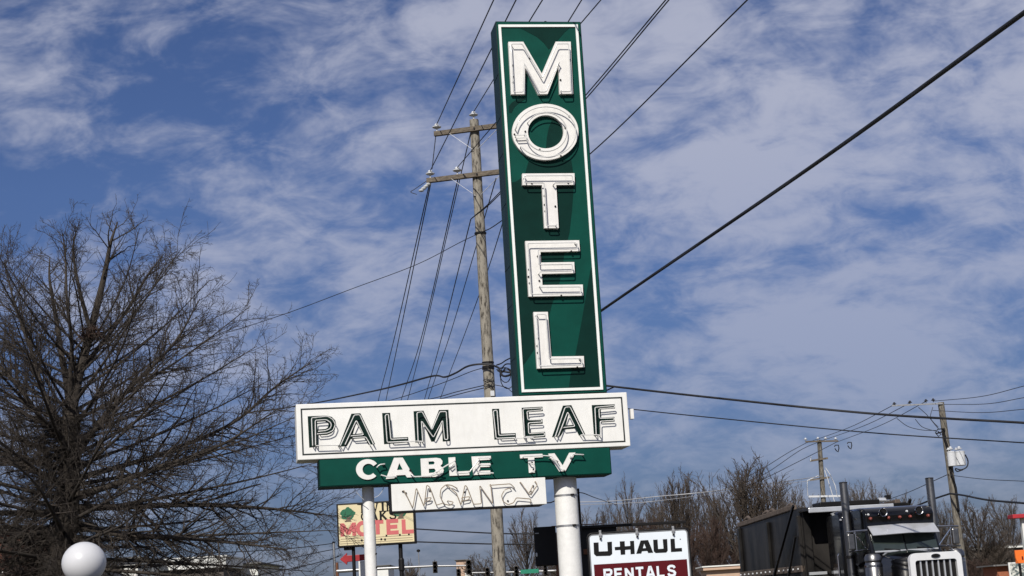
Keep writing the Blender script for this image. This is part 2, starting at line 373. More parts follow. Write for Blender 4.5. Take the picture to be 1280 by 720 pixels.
# name panel PALM LEAF
n0, nz1 = xz(369.8, 505.0); n1, _ = xz(783.2, 490.3); _, nz0 = xz(560, 567.2)
name = part('name_panel', MB().box(n0, n1, -.006, .46, nz0, ntop), M['white'], motel, bevel=.008)
bl = S.pts([(376.6, 511.6), (776.8, 496.9), (781.0, 551.6), (378.9, 568.2)], -.009)
part('border_line', MB().stroke(bl, .018, -.0095, -.0055, True), M['black_line'], name)
pl = {}
k1 = lambda l: Z(l, 362, 490, 5.54); k2 = lambda l: Z(l, 470, 490, 6.545); k3 = lambda l: Z(l, 600, 485, 6)
palm = [
    ('P', k1([(125, 168), (255, 163), (292, 172), (316, 196), (322, 225), (312, 260), (290, 284), (258, 296), (196, 298), (197, 378), (136, 384)]), [k1([(190, 205), (245, 202), (266, 214), (270, 230), (262, 248), (246, 256), (193, 260)])],
     [k1([(160, 370), (152, 180), (262, 168), (300, 190), (318, 226), (300, 268), (262, 285), (192, 290)]), k1([(180, 365), (178, 196), (255, 192), (285, 212), (290, 232), (280, 255), (250, 268), (200, 272)]), k1([(182, 372), (310, 368), (340, 370)])]),
    ('A', k1([(428, 150), (490, 147), (592, 360), (545, 364), (520, 318), (424, 324), (396, 374), (340, 378)]), [k1([(460, 212), (503, 286), (437, 292)])],
     [k1([(352, 370), (448, 160), (486, 158), (580, 358)]), k1([(385, 362), (462, 196), (512, 296), (425, 304)]), k1([(440, 316), (528, 312), (560, 366)])]),
    ('L', k2([(50, 172), (115, 170), (131, 374), (262, 368), (266, 410), (66, 426)]), [], [k2([(262, 404), (92, 412), (75, 190), (102, 182), (122, 388), (255, 380)]), k2([(262, 405), (325, 403), (385, 404)])]),
    ('M', k2([(307, 157), (388, 152), (456, 300), (515, 147), (592, 145), (607, 400), (546, 404), (538, 250), (478, 404), (452, 405), (384, 250), (392, 408), (322, 412)]), [], [k2([(345, 400), (335, 170), (378, 162), (458, 310), (522, 162), (575, 160), (588, 388), (562, 390), (545, 232), (470, 372), (372, 236), (382, 404)])]),
    ('L', k3([(90, 157), (143, 155), (156, 342), (268, 338), (270, 378), (108, 386)]), [], [k3([(262, 372), (122, 378), (100, 172), (128, 166), (142, 356), (262, 350)]), k3([(265, 378), (330, 374), (400, 372)])]),
    ('E', k3([(312, 148), (468, 140), (472, 172), (366, 180), (368, 238), (468, 232), (470, 266), (372, 272), (378, 336), (488, 328), (490, 366), (330, 376)]), [],
     [k3([(335, 365), (322, 158), (466, 150), (466, 166), (352, 176), (360, 240), (462, 238), (464, 256), (362, 262), (366, 344), (484, 336), (484, 358), (345, 366)])]),
    ('A', k3([(622, 132), (685, 128), (792, 352), (742, 356), (716, 303), (634, 310), (602, 362), (540, 368)]), [k3([(663, 196), (702, 276), (642, 281)])],
     [k3([(565, 362), (638, 146), (676, 142), (778, 348)]), k3([(588, 358), (658, 180), (712, 288), (630, 296)])]),
    ('F', k3([(838, 128), (1010, 122), (1012, 152), (906, 160), (906, 222), (1008, 216), (1010, 250), (906, 258), (908, 355), (855, 360)]), [],
     [k3([(872, 352), (862, 146), (1008, 132), (1010, 148), (892, 158), (896, 228), (1006, 224), (1006, 244), (902, 250), (904, 350)]), k3([(760, 352), (850, 350), (905, 354)])]),
]
for ch, outer, holes, tubes in palm:
    part('painted_letter', MB().prism(S.pts(outer, -.010), -.010, -.0056, [S.pts(h, -.010) for h in holes]), M['letter_green'], name)
    glass([densify(S.pts(t, -.085), False, .018) for t in tubes], .0068, M['tube'], name, True, -.085, -.008)
jb0 = xz(788.2, 511.5, .1); jb1 = xz(791.8, 524, .1)
part('junction_box', MB().box(jb0[0] - .012, jb1[0] + .002, .06, .14, jb1[1], jb0[1]), M['white_letter'], motel, bevel=.004)
part('conduit', MB().tube([(n1 + .006, .1, jb0[1]), (n1 + .008, .1, jb0[1] + .05)], .008, 6), M['wire'], motel)

# lower panel CABLE TV
c0, _ = xz(398.8, 590, .012); c1, cz0 = xz(765, 592.6, .012)
low = part('lower_panel', MB().box(c0, c1, .014, .44, cz0, nz0 - .004), M['green_dark'], motel, bevel=.006)
part('face_panel', MB().box(c0 + .012, c1 - .012, .008, .05, cz0 + .016, nz0 - .006), M['green'], low)
q1 = lambda l: Z(l, 430, 555, 6.4); q2 = lambda l: Z(l, 560, 555, 6.4)
ringC = arc(188, 203, 92, 82, 325, 40, 26)   # the C opens to the right
ringCi = arc(196, 203, 48, 46, 40, 325, 20)
cable = [
    ('C', q1(ringC + ringCi), []),
    ('A', q1([(400, 110), (470, 108), (562, 264), (505, 268), (490, 247), (420, 251), (402, 274), (335, 280)]), [q1([(442, 152), (470, 205), (424, 208)])]),
    ('B', q1([(612, 117), (738, 110), (772, 116), (788, 136), (786, 158), (770, 176), (792, 190), (798, 212), (790, 238), (770, 256), (738, 262), (620, 265)]),
     [q1([(676, 140), (716, 138), (726, 150), (718, 163), (678, 165)]), q1([(678, 198), (724, 196), (734, 212), (726, 228), (680, 232)])]),
    ('L', q1([(835, 108), (890, 105), (897, 220), (1000, 215), (1004, 248), (845, 255)]), []),
    ('E', q1([(1020, 100), (1175, 95), (1176, 125), (1085, 130), (1086, 155), (1170, 152), (1172, 182), (1088, 185), (1090, 214), (1170, 211), (1172, 241), (1035, 248)]), []),
    ('T', q2([(575, 85), (755, 78), (760, 105), (690, 109), (695, 228), (648, 231), (640, 112), (578, 115)]), []),
    ('V', q2([(800, 78), (852, 74), (918, 172), (970, 70), (1020, 68), (940, 216), (890, 220)]), []),
]
for ch, outer, holes in cable:
    part('letter', MB().prism(S.pts(outer, -.012), -.012, .0075, [S.pts(h, -.012) for h in holes]), M['white_letter'], low)
broken = [q1([(300, 248), (345, 262), (420, 262)]), q1([(265, 185), (285, 165), (325, 160)]), q1([(540, 240), (560, 262), (690, 256), (800, 225), (740, 215)]), 
          q1([(700, 245), (890, 130)]), q1([(850, 185), (890, 150), (900, 235), (1000, 230), (1078, 125)]), q1([(1080, 112), (1172, 110)]), q1([(1060, 195), (1080, 165), (1172, 168)]), q1([(1075, 225), (1195, 232)]),
          q2([(605, 100), (745, 92), (830, 98), (905, 205), (935, 210)]), q2([(655, 150), (690, 165), (695, 215), (670, 225)]), q2([(985, 105), (1000, 82), (1085, 86)]), q2([(820, 110), (880, 140)])]
glass([densify(S.pts(t, -.075), False, .02) for t in broken], .0085, M['tube'], low, True, -.075, .0)
sockets(low, q2([(985, 105), (685, 205), (670, 150)]) + q1([(545, 235), (530, 210), (1080, 165), (310, 165)]), -.014, .014)

# VACANCY panel
v0, vz1 = xz(488.8, 604.0, -.004); v1, _ = xz(681.5, 597, -.004); _, vz0 = xz(586, 634.6, -.004)
vac = part('vacancy_panel', MB().box(v0, v1, -.002, .20, vz0, cz0 - .003), M['white'], motel, bevel=.004)
part('side_cover', MB().box(v0 - .018, v0 - .002, .002, .22, vz0 - .012, cz0 - .004), M['dark'], vac)
part('underside_cover', MB().box(v0 - .002, v1 - .06, .004, .22, vz0 - .018, vz0 - .002), M['dark'], vac)
vt = [q1([(478, 372), (500, 410), (550, 514), (578, 350), (640, 500), (662, 326), (686, 345), (738, 490), (800, 470)]), q1([(650, 435), (700, 428), (688, 450), (648, 462)]),
      q1([(905, 355), (860, 330), (815, 325), (775, 360), (768, 420), (800, 480), (850, 492), (878, 465), (830, 455)]), q1([(820, 325), (900, 395), (935, 492), (968, 328), (985, 345), (1035, 482), (1100, 478), (1085, 330), (1190, 480), (1172, 322)]), q1([(945, 430), (1005, 420), (1000, 445), (950, 455)]),
      q2([(340, 330), (500, 318), (532, 352)]), q2([(500, 350), (455, 365), (428, 410), (440, 460), (480, 486), (525, 470), (545, 430), (662, 440), (664, 470)]), q2([(580, 305), (655, 410), (715, 330), (700, 300)]), q2([(680, 335), (655, 380)])]
glass([densify(S.pts(t, -.05), False, .02) for t in vt], .0062, M['tube_brown'], vac, True, -.05, -.002)
sockets(vac, q1([(470, 380), (495, 392), (965, 385), (685, 375)]) + q2([(680, 335), (478, 455), (660, 375)]), -.004, .011)

# posts, straps, loose wires
PY = .31
px1, _ = xz(461.8, 660, PY); px2, _ = xz(710.0, 660, PY)
for x, r, nm in ((px1, .0745, 0), (px2, .148, 1)):
    g = MB(); top = cz0 + .01 if nm else cz0 + .01
    n = 20; g.tube([(x, PY, -.1), (x, PY, 1.2), (x, PY, top)], r, 24)
    po = part('post', g, M['post'], motel, smooth=50, label='thin left white post' if nm == 0 else 'thick right white post')
    if nm == 0: part('bolt', MB().lathe([(.012, -.02), (.012, .0)], 7, (x + .066, PY - .04, xz(470, 692, .2)[1]), 'y'), M['dark'], po); part('bolt', MB().lathe([(.012, -.02), (.012, .0)], 7, (x + .066, PY - .04, xz(470, 709, .2)[1]), 'y'), M['dark'], po)
    else:
        for py in (619.5, 657.5):
            _, z = xz(709, py, PY)
            part('strap', MB().lathe([(r + .001, -.012), (r + .005, -.012), (r + .005, .012), (r + .001, .012)], 26, (x, PY, z)), M['steel'], po, smooth=30)
            part('buckle', MB().box(x + .03, x + .075, PY - r - .012, PY - r + .03, z - .012, z + .012), M['dark'], po)
for pts in ([(480, 607), (478, 614), (473, 620), (468, 622)], [(442, 609), (446, 616), (452, 622), (455, 625)]):
    part('loose_wire', MB().tube([(a, .1, b) for a, b in densify(S.pts(pts, .1), False, .05)], .004, 5), M['wire_white'], motel, smooth=60)

# ------------------------------------------------------------------ gutted letter board cabinet behind the thick post
K = Plane(1.0, 21.2, .14)
kz = lambda px, py, y=0: K.loc(px, py, y)
gut = thing('letterboard_cabinet', 'gutted black letter board cabinet with open door strapped behind the thick white post', 'sign', K.O, K.th)
x0, z1 = kz(667.2, 659); x1, z0 = kz(697.5, 706.5)
dr = part('door', MB().box(x0, x1, 0, .06, z0, z1), M['black_metal'], gut, bevel=.012)
hx, hz_ = kz(670.6, 693.5); part('latch', MB().box(hx - .012, hx + .012, -.02, .004, hz_ - .025, hz_ + .025), M['porcelain'], dr, bevel=.006)
hx, hz_ = kz(670.5, 666.8); part('hinge', MB().box(hx - .02, hx + .03, -.012, .004, hz_ - .006, hz_ + .006), M['steel'], dr)
x0, _ = kz(722, 655); x2, zr = kz(857.5, 651.8); xm, _ = kz(772, 656); _, zl = kz(715, 718)
part('back_panel', MB().box(x0 - .06, xm, .10, .13, zr - 1.35, zr - .02), M['black_metal'], gut)
part('top_rail', MB().box(x0 - .05, x2, .0, .12, zr - .02, zr + .015), M['dark'], gut, bevel=.004)
part('flashing', MB().box(x0 - .35, kz(752, 654)[0], -.03, .03, zr + .024, zr + .034), M['rust'], gut)
part('mounting_pole', MB().bar((kz(722.6, 640)[0], -.04, zr - 1.5), (kz(722.6, 640)[0], -.04, kz(722, 611)[1]), .05), M['dark'], gut)
_, zz = kz(730, 689); part('wood_rail', MB().box(x0 - .05, xm - .02, .03, .10, zz - .04, zz + .03), M['rust'], gut)
part('wood_stud', MB().box(kz(694.8, 680)[0], kz(698, 680)[0], .07, .12, zr - 1.35, zr - .05), M['rust'], gut)
part('lower_rail', MB().box(x0 - .1, x2, .0, .09, zr - 1.45, zr - 1.38), M['dark'], gut)
part('leg', MB().box(x2 - .06, x2 - .005, .01, .09, -.02, zr - 1.45), M['dark'], gut)
part('leg', MB().box(x0 - .08, x0 - .02, .01, .09, -.02, zr - 1.46), M['dark'], gut)

# ------------------------------------------------------------------ hanging rental sign
STROKE = {'R': [[(.08, 0), (.08, .93), (.62, .93), (.78, .86), (.80, .72), (.76, .56), (.62, .48), (.10, .48)], [(.5, .48), (.8, 0)]], 'E': [[(.8, .07), (.09, .07), (.09, .93), (.8, .93)], [(.1, .5), (.72, .5)]],
          'N': [[(.09, 0), (.09, .99)], [(.12, .92), (.76, .08)], [(.79, 0.01), (.79, 1)]], 'T': [[(0, .93), (.84, .93)], [(.42, .93), (.42, 0)]], 'A': [[(.04, 0), (.36, .95), (.48, .95), (.80, 0)], [(.18, .26), (.66, .26)]],
          'L': [[(.09, 1), (.09, .07), (.78, .07)]], 'S': [[(.78, .74), (.70, .88), (.55, .94), (.30, .94), (.14, .86), (.10, .72), (.18, .58), (.66, .44), (.78, .30), (.72, .13), (.55, .06), (.30, .06), (.13, .13), (.07, .28)]],
          'M': [[(.08, 0), (.08, .98)], [(.1, .90), (.46, .26), (.54, .26), (.9, .90)], [(.92, 0.01), (.92, .99)]], 'O': [[(.45 + .36 * math.cos(t * .3142), .5 + .43 * math.sin(t * .3142)) for t in range(20)]],
          'W': [[(0, .97), (.24, .06), (.45, .8), (.66, .06), (.9, .97)]], 'I': [[(.2, 0), (.2, 1)]], 'K': [[(.1, 0), (.1, 1)], [(.75, .98), (.16, .42)], [(.3, .55), (.78, .02)]]}
def text(mb, s, x, z, h, w, gap, thick, y0, y1, slope=0., serif=0):
    k = 0
    for ch in s:
        adv = .5 if ch == 'I' else 1.
        for st in STROKE[ch]:
            k += 1; P = [(x + a * w, z + b * h + slope * (x + a * w)) for a, b in st]
            mb.stroke(P, thick * (.72 if serif and k % 2 else 1.), y0 - .0003 * (k % 4), y1, closed=(ch == 'O'))
            if serif and ch != 'O' and ch != 'S':
                for a, b in (P[0], P[-1]):
                    k += 1; mb.stroke([(a - serif, b), (a + serif, b)], thick * .45, y0 - .0003 * (k % 4) - .0002, y1)
        x += (w + gap) * adv
    return x
H = Plane(1.6, 17., .05)
hz2 = lambda px, py, y=0: H.loc(px, py, y)
haul = thing('rental_sign', 'white and maroon rental sign with black lettering hanging from three metal clips', 'sign', H.O, H.th)
M['haul_white'] = mat('rental_sign_white', (.74, .79, .83), .4, var=.05, scale=4, grime=.1, gcol=(.5, .5, .48))
M['maroon'] = mat('maroon_print', (.090, .002, .006), .5, spec=.2, var=.15, scale=6)
M['ink'] = mat('black_print', (.006, .006, .006), .5, var=.2, spec=.2)
xl, zt_ = hz2(736.8, 669.6); xr, zt2 = hz2(858.0, 663)
zt_ = (zt_ + zt2) / 2; Wd = xr - xl; cx = (xl + xr) / 2; zbm = zt_ - 1.15
def rr(x0, x1, z0, z1, r, n=5):
    P = []
    for cx_, cz_, a in ((x1 - r, z1 - r, 0), (x0 + r, z1 - r, 90), (x0 + r, z0 + r, 180), (x1 - r, z0 + r, 270)):
        P += [(cx_ + r * math.cos(R_(a + 90 * i / n)), cz_ + r * math.sin(R_(a + 90 * i / n))) for i in range(n + 1)]
    return P
pan = part('panel', MB().prism(rr(xl, xr, zbm, zt_, .03), 0, .012), M['haul_white'], haul)
_, zm = hz2(800, 702.4)
part('colour_band', MB().prism([(xl + .025, zm), (xr - .02, zm), (xr - .02, zbm + .03), (xl + .025, zbm + .03)], -.0025, .001), M['maroon'], pan)
fp = rr(xl - .022, xr + .022, zbm - .03, zt_ + .022, .05, 6); fp.append(fp[0])
fo = part('frame', MB().tube([(a, .012, b) for a, b in fp], .010, 7), M['dark'], haul, smooth=60)
fpl = rr(xl - .008, xr + .008, zbm - .012, zt_ + .008, .04, 6)
part('edge_trim', MB().stroke(fpl, .007, -.002, .012, True), M['steel'], haul)
for px, py in ((750.2, 667), (796, 664.5), (841.3, 662.5)):
    x, _ = hz2(px, py); z = zt_
    part('clip', MB().box(x - .012, x + .012, -.016, .03, z - .045, z + .05).box(x - .018, x + .018, -.02, .034, z - .012, z + .014), M['steel'], haul, bevel=.003)
    part('clip_bolt', MB().lathe([(.010, -.012), (.010, .002)], 7, (x, -.018, z - .036), 'y'), M['dark'], haul)
u1 = lambda l: Z(l, 725, 640, 6.4)
for ch, o_, hs in [('U', [(108, 245), (148, 243), (151, 316), (222, 313), (218, 240), (255, 237), (258, 335), (240, 350), (130, 353), (112, 336)], []),
                   ('-H', [(277, 280), (320, 277), (318, 235), (357, 233), (359, 274), (402, 271), (400, 232), (432, 230), (438, 335), (405, 338), (403, 300), (361, 303), (362, 340), (326, 342), (323, 303), (280, 306)], []),
                   ('A', [(485, 228), (545, 224), (586, 325), (546, 328), (538, 311), (496, 314), (490, 332), (450, 334)], [[(513, 252), (528, 288), (503, 290)]]),
                   ('U', [(585, 222), (620, 220), (625, 296), (668, 293), (662, 218), (697, 216), (702, 308), (690, 324), (605, 328), (590, 315)], []),
                   ('L', [(723, 215), (757, 213), (762, 290), (815, 287), (817, 315), (728, 320)], [])]:
    part('printed_letter', MB().prism(H.pts(u1(o_), -.002), -.0025, .001, [H.pts(u1(h), -.002) for h in hs]), M['ink'], pan)
g = MB(); xa, za = hz2(754.5, 711.5); xb, zb_ = hz2(844.8, 707.5)
wl = (xb - xa) / (7 * 1.0 + .02)
text(g, 'RENTALS', xa, (za + zb_) / 2 - .108 - .02 * 0, .112, wl * .90, wl * .13, .025, -.0050, -.001)
part('printed_letter', g, M['haul_white'], pan)
part('registered_mark', MB().lathe([(.006, 0), (.006, .003)], 8, (hz2(850.3, 674)[0], -.003, hz2(850.3, 674)[1]), 'y'), M['ink'], pan)
for s_ in (-1, 1): part('leg', MB().tube([(cx + s_ * (Wd / 2 - .08), .03, -.05), (cx + s_ * (Wd / 2 - .08), .03, zbm - .02)], .022, 8), M['dark'], haul, smooth=50)

# ------------------------------------------------------------------ second motel sign in the distance
Tp = Plane(-4., 47., .0)
tz = lambda px, py, y=0: Tp.loc(px, py, y)
M['cream'] = mat('cream_sign_face', (.68, .58, .35), .5, var=.08, scale=1.5)
M['leafgreen'] = mat('green_print', (.004, .12, .05), .5, var=.15)
M['trunkbrown'] = mat('brown_print', (.14, .09, .06), .6, var=.2)
M['salmon'] = mat('faded_red_print', (.56, .12, .12), .5, var=.12, scale=3)
twin = thing('motel_sign', 'cream sign reading TWIN OAKS MOTEL on two black posts behind the thin white post', 'sign', Tp.O, 0)
xl, z1 = tz(421.2, 631); xr, z0 = tz(520.2, 679.4)
x_l, _ = tz(421.2, 655); zt_ = (tz(421.4, 629.6)[1] + tz(519.8, 624)[1]) / 2; zb_ = (tz(423, 684.5)[1] + tz(520.5, 678.8)[1]) / 2
bx = part('cabinet', MB().box(x_l, xr, 0, .45, zb_, zt_), M['dark'], twin, bevel=.02)
fcx0, fcx1, fz0, fz1 = x_l + .05, xr - .05, zb_ + .05, zt_ - .05
part('face_panel', MB().box(fcx0, fcx1, -.006, .02, fz0, fz1), M['cream'], bx)
W_ = fcx1 - fcx0; H_ = fz1 - fz0
X = lambda t: fcx0 + t * W_
Zz = lambda t: fz1 - t * H_
def oak(x, mirror=1):
    P = []
    for i in range(26):
        a = 2 * math.pi * i / 26; r = 1 + .10 * math.sin(5 * a + .6) + .06 * math.sin(9 * a)
        P.append((x + .20 * math.cos(a) * r * 1.05, Zz(.24) + .20 * math.sin(a) * r * (1 if math.sin(a) > 0 else .75)))
    part('oak_crown', MB().prism(P, -.009, -.005), M['leafgreen'], bx)
    part('oak_trunk', MB().prism([(x - .10, Zz(.42)), (x - .02, Zz(.33)), (x - .16, Zz(.30)), (x + .01 * mirror, Zz(.31)), (x + .14, Zz(.26)), (x + .06, Zz(.35)), (x + .11, Zz(.42))], -.012, -.005), M['trunkbrown'], bx)
oak(X(.125)); oak(X(.83), -1)
g = MB(); text(g, 'TWIN', X(.275), Zz(.21), .26, .245, .085, .062, -.010, -.005, serif=.04)
part('printed_letter', g, M['ink'], bx)
g = MB(); text(g, 'OAKS', X(.30), Zz(.42), .25, .235, .045, .062, -.010, -.005, serif=.04)
part('printed_letter', g, M['ink'], bx)
g = MB(); text(g, 'MOTEL', X(.03), Zz(.775), .39, .415, .035, .115, -.010, -.005)
part('printed_letter', g, M['salmon'], bx)
for t in (.84, .90, .955): part('print_rule', MB().stroke([(X(.02), Zz(t)), (X(.98), Zz(t))], .012, -.009, -.005), M['trunkbrown'], bx)
for t, u in ((.29, .90), (.33, .91), (.55, .90), (.60, .91), (.62, .82), (.80, .82), (.92, .82)):
    part('print_mark', MB().box(X(t), X(t) + .05, -.010, -.005, Zz(u) - .03, Zz(u) + .03), M['ink'], bx)
for px in (442.2, 501.2):
    x, _ = tz(px, 700, .2); part('post', MB().tube([(x, .22, -.1), (x, .22, zb_ + .01)], .052 if px < 450 else .062, 12), M['dark'], twin, smooth=50)
x, z = tz(501.8, 706, .2); part('post_clamp', MB().lathe([(.06, -.2), (.085, -.15), (.085, .15), (.06, .2)], 10, (x, .22, z)), M['dark'], twin)
x, z = tz(437, 685.5, .2); part('flood_bracket', MB().box(x - .16, x + .05, .1, .3, z - .05, z + .03), M['dark'], twin, bevel=.01)
# red arrow
M['red'] = mat('red_arrow_paint', (.36, .014, .02), .45, var=.25, scale=4)
ap = Plane(-5., 49., .0)
arrow = thing('arrow_sign', 'red left pointing arrow sign half hidden behind the thin white post', 'sign', ap.O, 0)
A_ = [(424.8, 699.2), (433.5, 691), (433.5, 694.4), (456.5, 692.6), (456.5, 700.2), (434, 702.4), (433.5, 706)]
part('arrow', MB().prism(ap.pts(A_), 0, .12), M['red'], arrow, bevel=.01)
x0, z0 = ap.loc(448, 702); x1, _ = ap.loc(457, 702)
part('pillar', MB().box(x0, x1, .02, .30, -.05, z0 + .01), M['white'], arrow)

# ------------------------------------------------------------------ globe lamp
M['globe'] = mat('white_acrylic_globe', (.62, .62, .63), .28, var=.08, scale=4, spec=.5)
gp = at(105, 703.5, 14.8)
gl = thing('globe_lamp', 'white globe lamp on a post in front of the bare tree', 'lamp', (gp.x, gp.y, 0))
part('globe', MB().lathe([(.2005 * math.sin(a * math.pi / 16) + .0005, -.192 * math.cos(a * math.pi / 16)) for a in range(17)], 28, (0, 0, gp.z)), M['globe'], gl, smooth=60)
part('collar', MB().lathe([(.055, gp.z - .26), (.09, gp.z - .24), (.105, gp.z - .185), (.09, gp.z - .165)], 16), M['dark'], gl, smooth=40)
part('knob', MB().lathe([(.012, 0), (.016, .03), (.008, .04)], 8, (.10, -.02, gp.z - .17)), M['dark'], gl)
part('post', MB().tube([(0, 0, -.05), (0, 0, gp.z - .25)], .045, 12), M['dark'], gl, smooth=50)

# ------------------------------------------------------------------ utility poles
def insulator(mb, p, s=1.):
    """pin, two white skirts and a dark cap"""
    mb.lathe([(.018 * s, 0), (.018 * s, .075 * s), (.07 * s, .08 * s), (.108 * s, .10 * s), (.108 * s, .115 * s), (.05 * s, .135 * s), (.06 * s, .155 * s), (.04 * s, .185 * s), (.02 * s, .195 * s)], 10, p)
YP = 36.
pb = at(626.5, 740, YP); pt = at(592, 147, YP); ptop = pt.z
main = thing('utility_pole', 'tall weathered wooden utility pole with two crossarms behind the motel sign', 'utility pole', (pb.x, YP, 0), 0)
lx = lambda p: Vector((p.x - pb.x, p.y - YP, p.z))
zaxis_top = lx(at(592.3, 150, YP)); zaxis_bot = Vector((lx(at(625.5, 720, YP)).x, 0, -.2))
g = MB(); n = 14
prng = random.Random(3)
g.tube([zaxis_bot.lerp(zaxis_top, i / n) + Vector((prng.uniform(-.008, .008), prng.uniform(-.01, .01), 0)) for i in range(n + 1)], [.152 - .045 * i / n for i in range(n + 1)], 16)
polep = part('pole', g, M['wood'], main, smooth=60)
def axis_at(py):
    """point of the pole axis that shows at picture row py"""
    t = 0.
    for i in range(1, 400):
        p = zaxis_bot.lerp(zaxis_top, i / 400); d = p + Vector((pb.x, YP, 0)) - CO
        yy = 360 - FPX * d.dot(UP) / d.dot(FW)
        if yy < py: return p
    return zaxis_top
AD = Vector((math.cos(R_(13)), -math.sin(R_(13)), 0))       # direction of the crossarms
arms = []
ATT = {}
for py, ll, rl in ((163.5, .98, 1.02), (221.5, 1.22, 1.22)):
    c = axis_at(py) + Vector((0, -.14, 0)); a = c - AD * ll; b = c + AD * rl
    ar = part('crossarm', MB().bar(a, b, .095, .115), M['arm_wood'], main, bevel=.008)
    arms.append((c, a, b, ar))
    for s_ in (-1, 1):
        part('brace', MB().bar(c + AD * s_ * .62 + Vector((0, -.06, -.04)), c + AD * s_ * .06 + Vector((0, -.02, -.50)), .016, .008), M['steel'], main)
    part('arm_bolt', MB().lathe([(.022, -.03), (.022, .0)], 8, tuple(c + Vector((0, -.05, 0))), 'y'), M['dark'], main)
def put_ins(name, p, s=1.):
    g = MB(); insulator(g, tuple(p), s); part('insulator', g, M['porcelain'], main, smooth=40); ATT[name] = p + Vector((pb.x, YP, .17 * s))
U_ = Vector((0, 0, .055))
put_ins('tl', arms[0][1] + AD * .07 + U_); put_ins('tr', arms[0][2] - AD * .12 + U_)
put_ins('top', zaxis_top + Vector((0, 0, .02)))
put_ins('ll', arms[1][1] + AD * .09 + U_); put_ins('lm', arms[1][0] - AD * .47 + U_); put_ins('lr', arms[1][2] - AD * .45 + U_)
g = MB(); p0 = arms[1][1] + AD * .03 + Vector((0, -.02, -.06))
for k in range(4): g.lathe([(.02, -.035), (.062, -.02), (.07, .0), (.03, .03)], 9, tuple(p0 + Vector((-.055 * k, -.03 * k, -.055 * k - .03))))
o = part('strain_insulator', g, M['porcelain'], main, smooth=40); o['kind'] = 'stuff'
# bands, coil and grounding strip on the pole
for py in (292, 455, 459.5, 462):
    c = axis_at(py); part('pole_band', MB().lathe([(.135, -.02), (.14, -.02), (.14, .02), (.135, .02)], 14, tuple(c)), M['dark'], main)
c = axis_at(492); part('tag_plate', MB().box(c.x + .02, c.x + .11, -.175, -.155, c.z - .10, c.z + .02), M['porcelain'], main)
g = MB(); c = axis_at(484)
part('hook_loop', MB().tube([tuple(c + Vector((.11 * math.cos(t * .6) - .02, -.16, .05 * math.sin(t * .6) + .012 * t - .05))) for t in range(22)], .010, 5), M['wire'], main, smooth=60)
for r, cx_, cz_, a in ((.19, .42, 476, .3), (.15, .38, 470, 1.1)):
    c = axis_at(cz_) + Vector((cx_, -.1, -.02)); part('cable_coil', MB().tube([tuple(c + Vector((r * math.cos(t * .35) * .8, .03 * math.sin(t * .5), r * 1.15 * math.sin(t * .35)))) for t in range(19)], .011, 5), M['wire'], main, smooth=60)

WIRES = []
def spline(P, k=10):
    P = [Vector(p) for p in P]
    if len(P) == 2: return [P[0].lerp(P[1], i / k) for i in range(k + 1)]
    Q = [P[0] * 2 - P[1]] + P + [P[-1] * 2 - P[-2]]; out = []
    for i in range(1, len(Q) - 2):
        for j in range(k):
            t = j / k
            out.append(.5 * ((2 * Q[i]) + (Q[i + 1] - Q[i - 1]) * t + (2 * Q[i - 1] - 5 * Q[i] + 4 * Q[i + 1] - Q[i + 2]) * t * t + (3 * Q[i] - Q[i - 1] - 3 * Q[i + 1] + Q[i + 2]) * t ** 3))
    out.append(P[-1]); return out
def wire(label, P, r=.011, m='wire', sag=0., group=None, name='power_line', extend=0.):
    P = [Vector(p) if not isinstance(p, tuple) or len(p) == 3 and not isinstance(p[0], str) else p for p in P]
    pts = spline(P)
    if sag: 
        n = len(pts) - 1; pts = [p - Vector((0, 0, 4 * sag * (i / n) * (1 - i / n))) for i, p in enumerate(pts)]
    if extend: pts.append(pts[-1] + (pts[-1] - pts[-3]).normalized() * extend)
    base = pts[0].copy(); g = MB().tube([p - base for p in pts], r, 6)
    o = part(name, g, M[m], None, smooth=60, loc=base); tag(o, label, 'wire', group); return o
GO = 'wires between the wooden poles'
# spans that climb out of the top of the picture, towards the viewer
def climb(lab, A, edge, Y, r=.011):
    wire(lab, [A, A.lerp(at(*edge, Y), .5) , at(*edge, Y)], r, extend=14, group=GO)
climb('thin wire climbing from the left insulator of the upper crossarm', ATT['tl'], (617, 0), 24)
climb('thin wire climbing from the left insulator of the lower crossarm', ATT['ll'], (645, 0), 24)
climb('thin wire climbing from the insulator on top of the tall pole', ATT['top'], (678, 0), 24)
climb('thin wire meeting the top edge above the right corner of the green cabinet', ATT['tr'], (727, 0), 25)
climb('thin wire from the middle insulator of the lower crossarm crossing behind the motel sign', ATT['lm'], (751, 0), 25)
P588 = at(588.5, 274, YP - .1)
for dx, t in ((0, 'upper'), (5, 'lower')):
    wire('%s strand of the twin wires rising right of the motel letter O' % t, [P588, at(624 + dx * .2, 241 + dx * .3, 33), at(733 + dx * .3, 118 + dx * .6, 28.5), at(832 + dx * .8, 0, 23)], .012, extend=12, group=GO)
P601 = at(603, 290, YP - .16)
wire('thin wire rising to the upper right from behind the letter T', [P601, at(625.5, 277, 34), at(738, 192, 27.5), at(934, 0, 20)], .012, extend=12, group=GO)
wire('thin cable falling from the tall pole towards the bare tree', [P601, at(577, 302, 36.2), at(520, 331, 37.5), at(440, 361, 39), at(360, 391, 41), at(282, 416, 44), at(200, 436, 48)], .0085, group=GO)
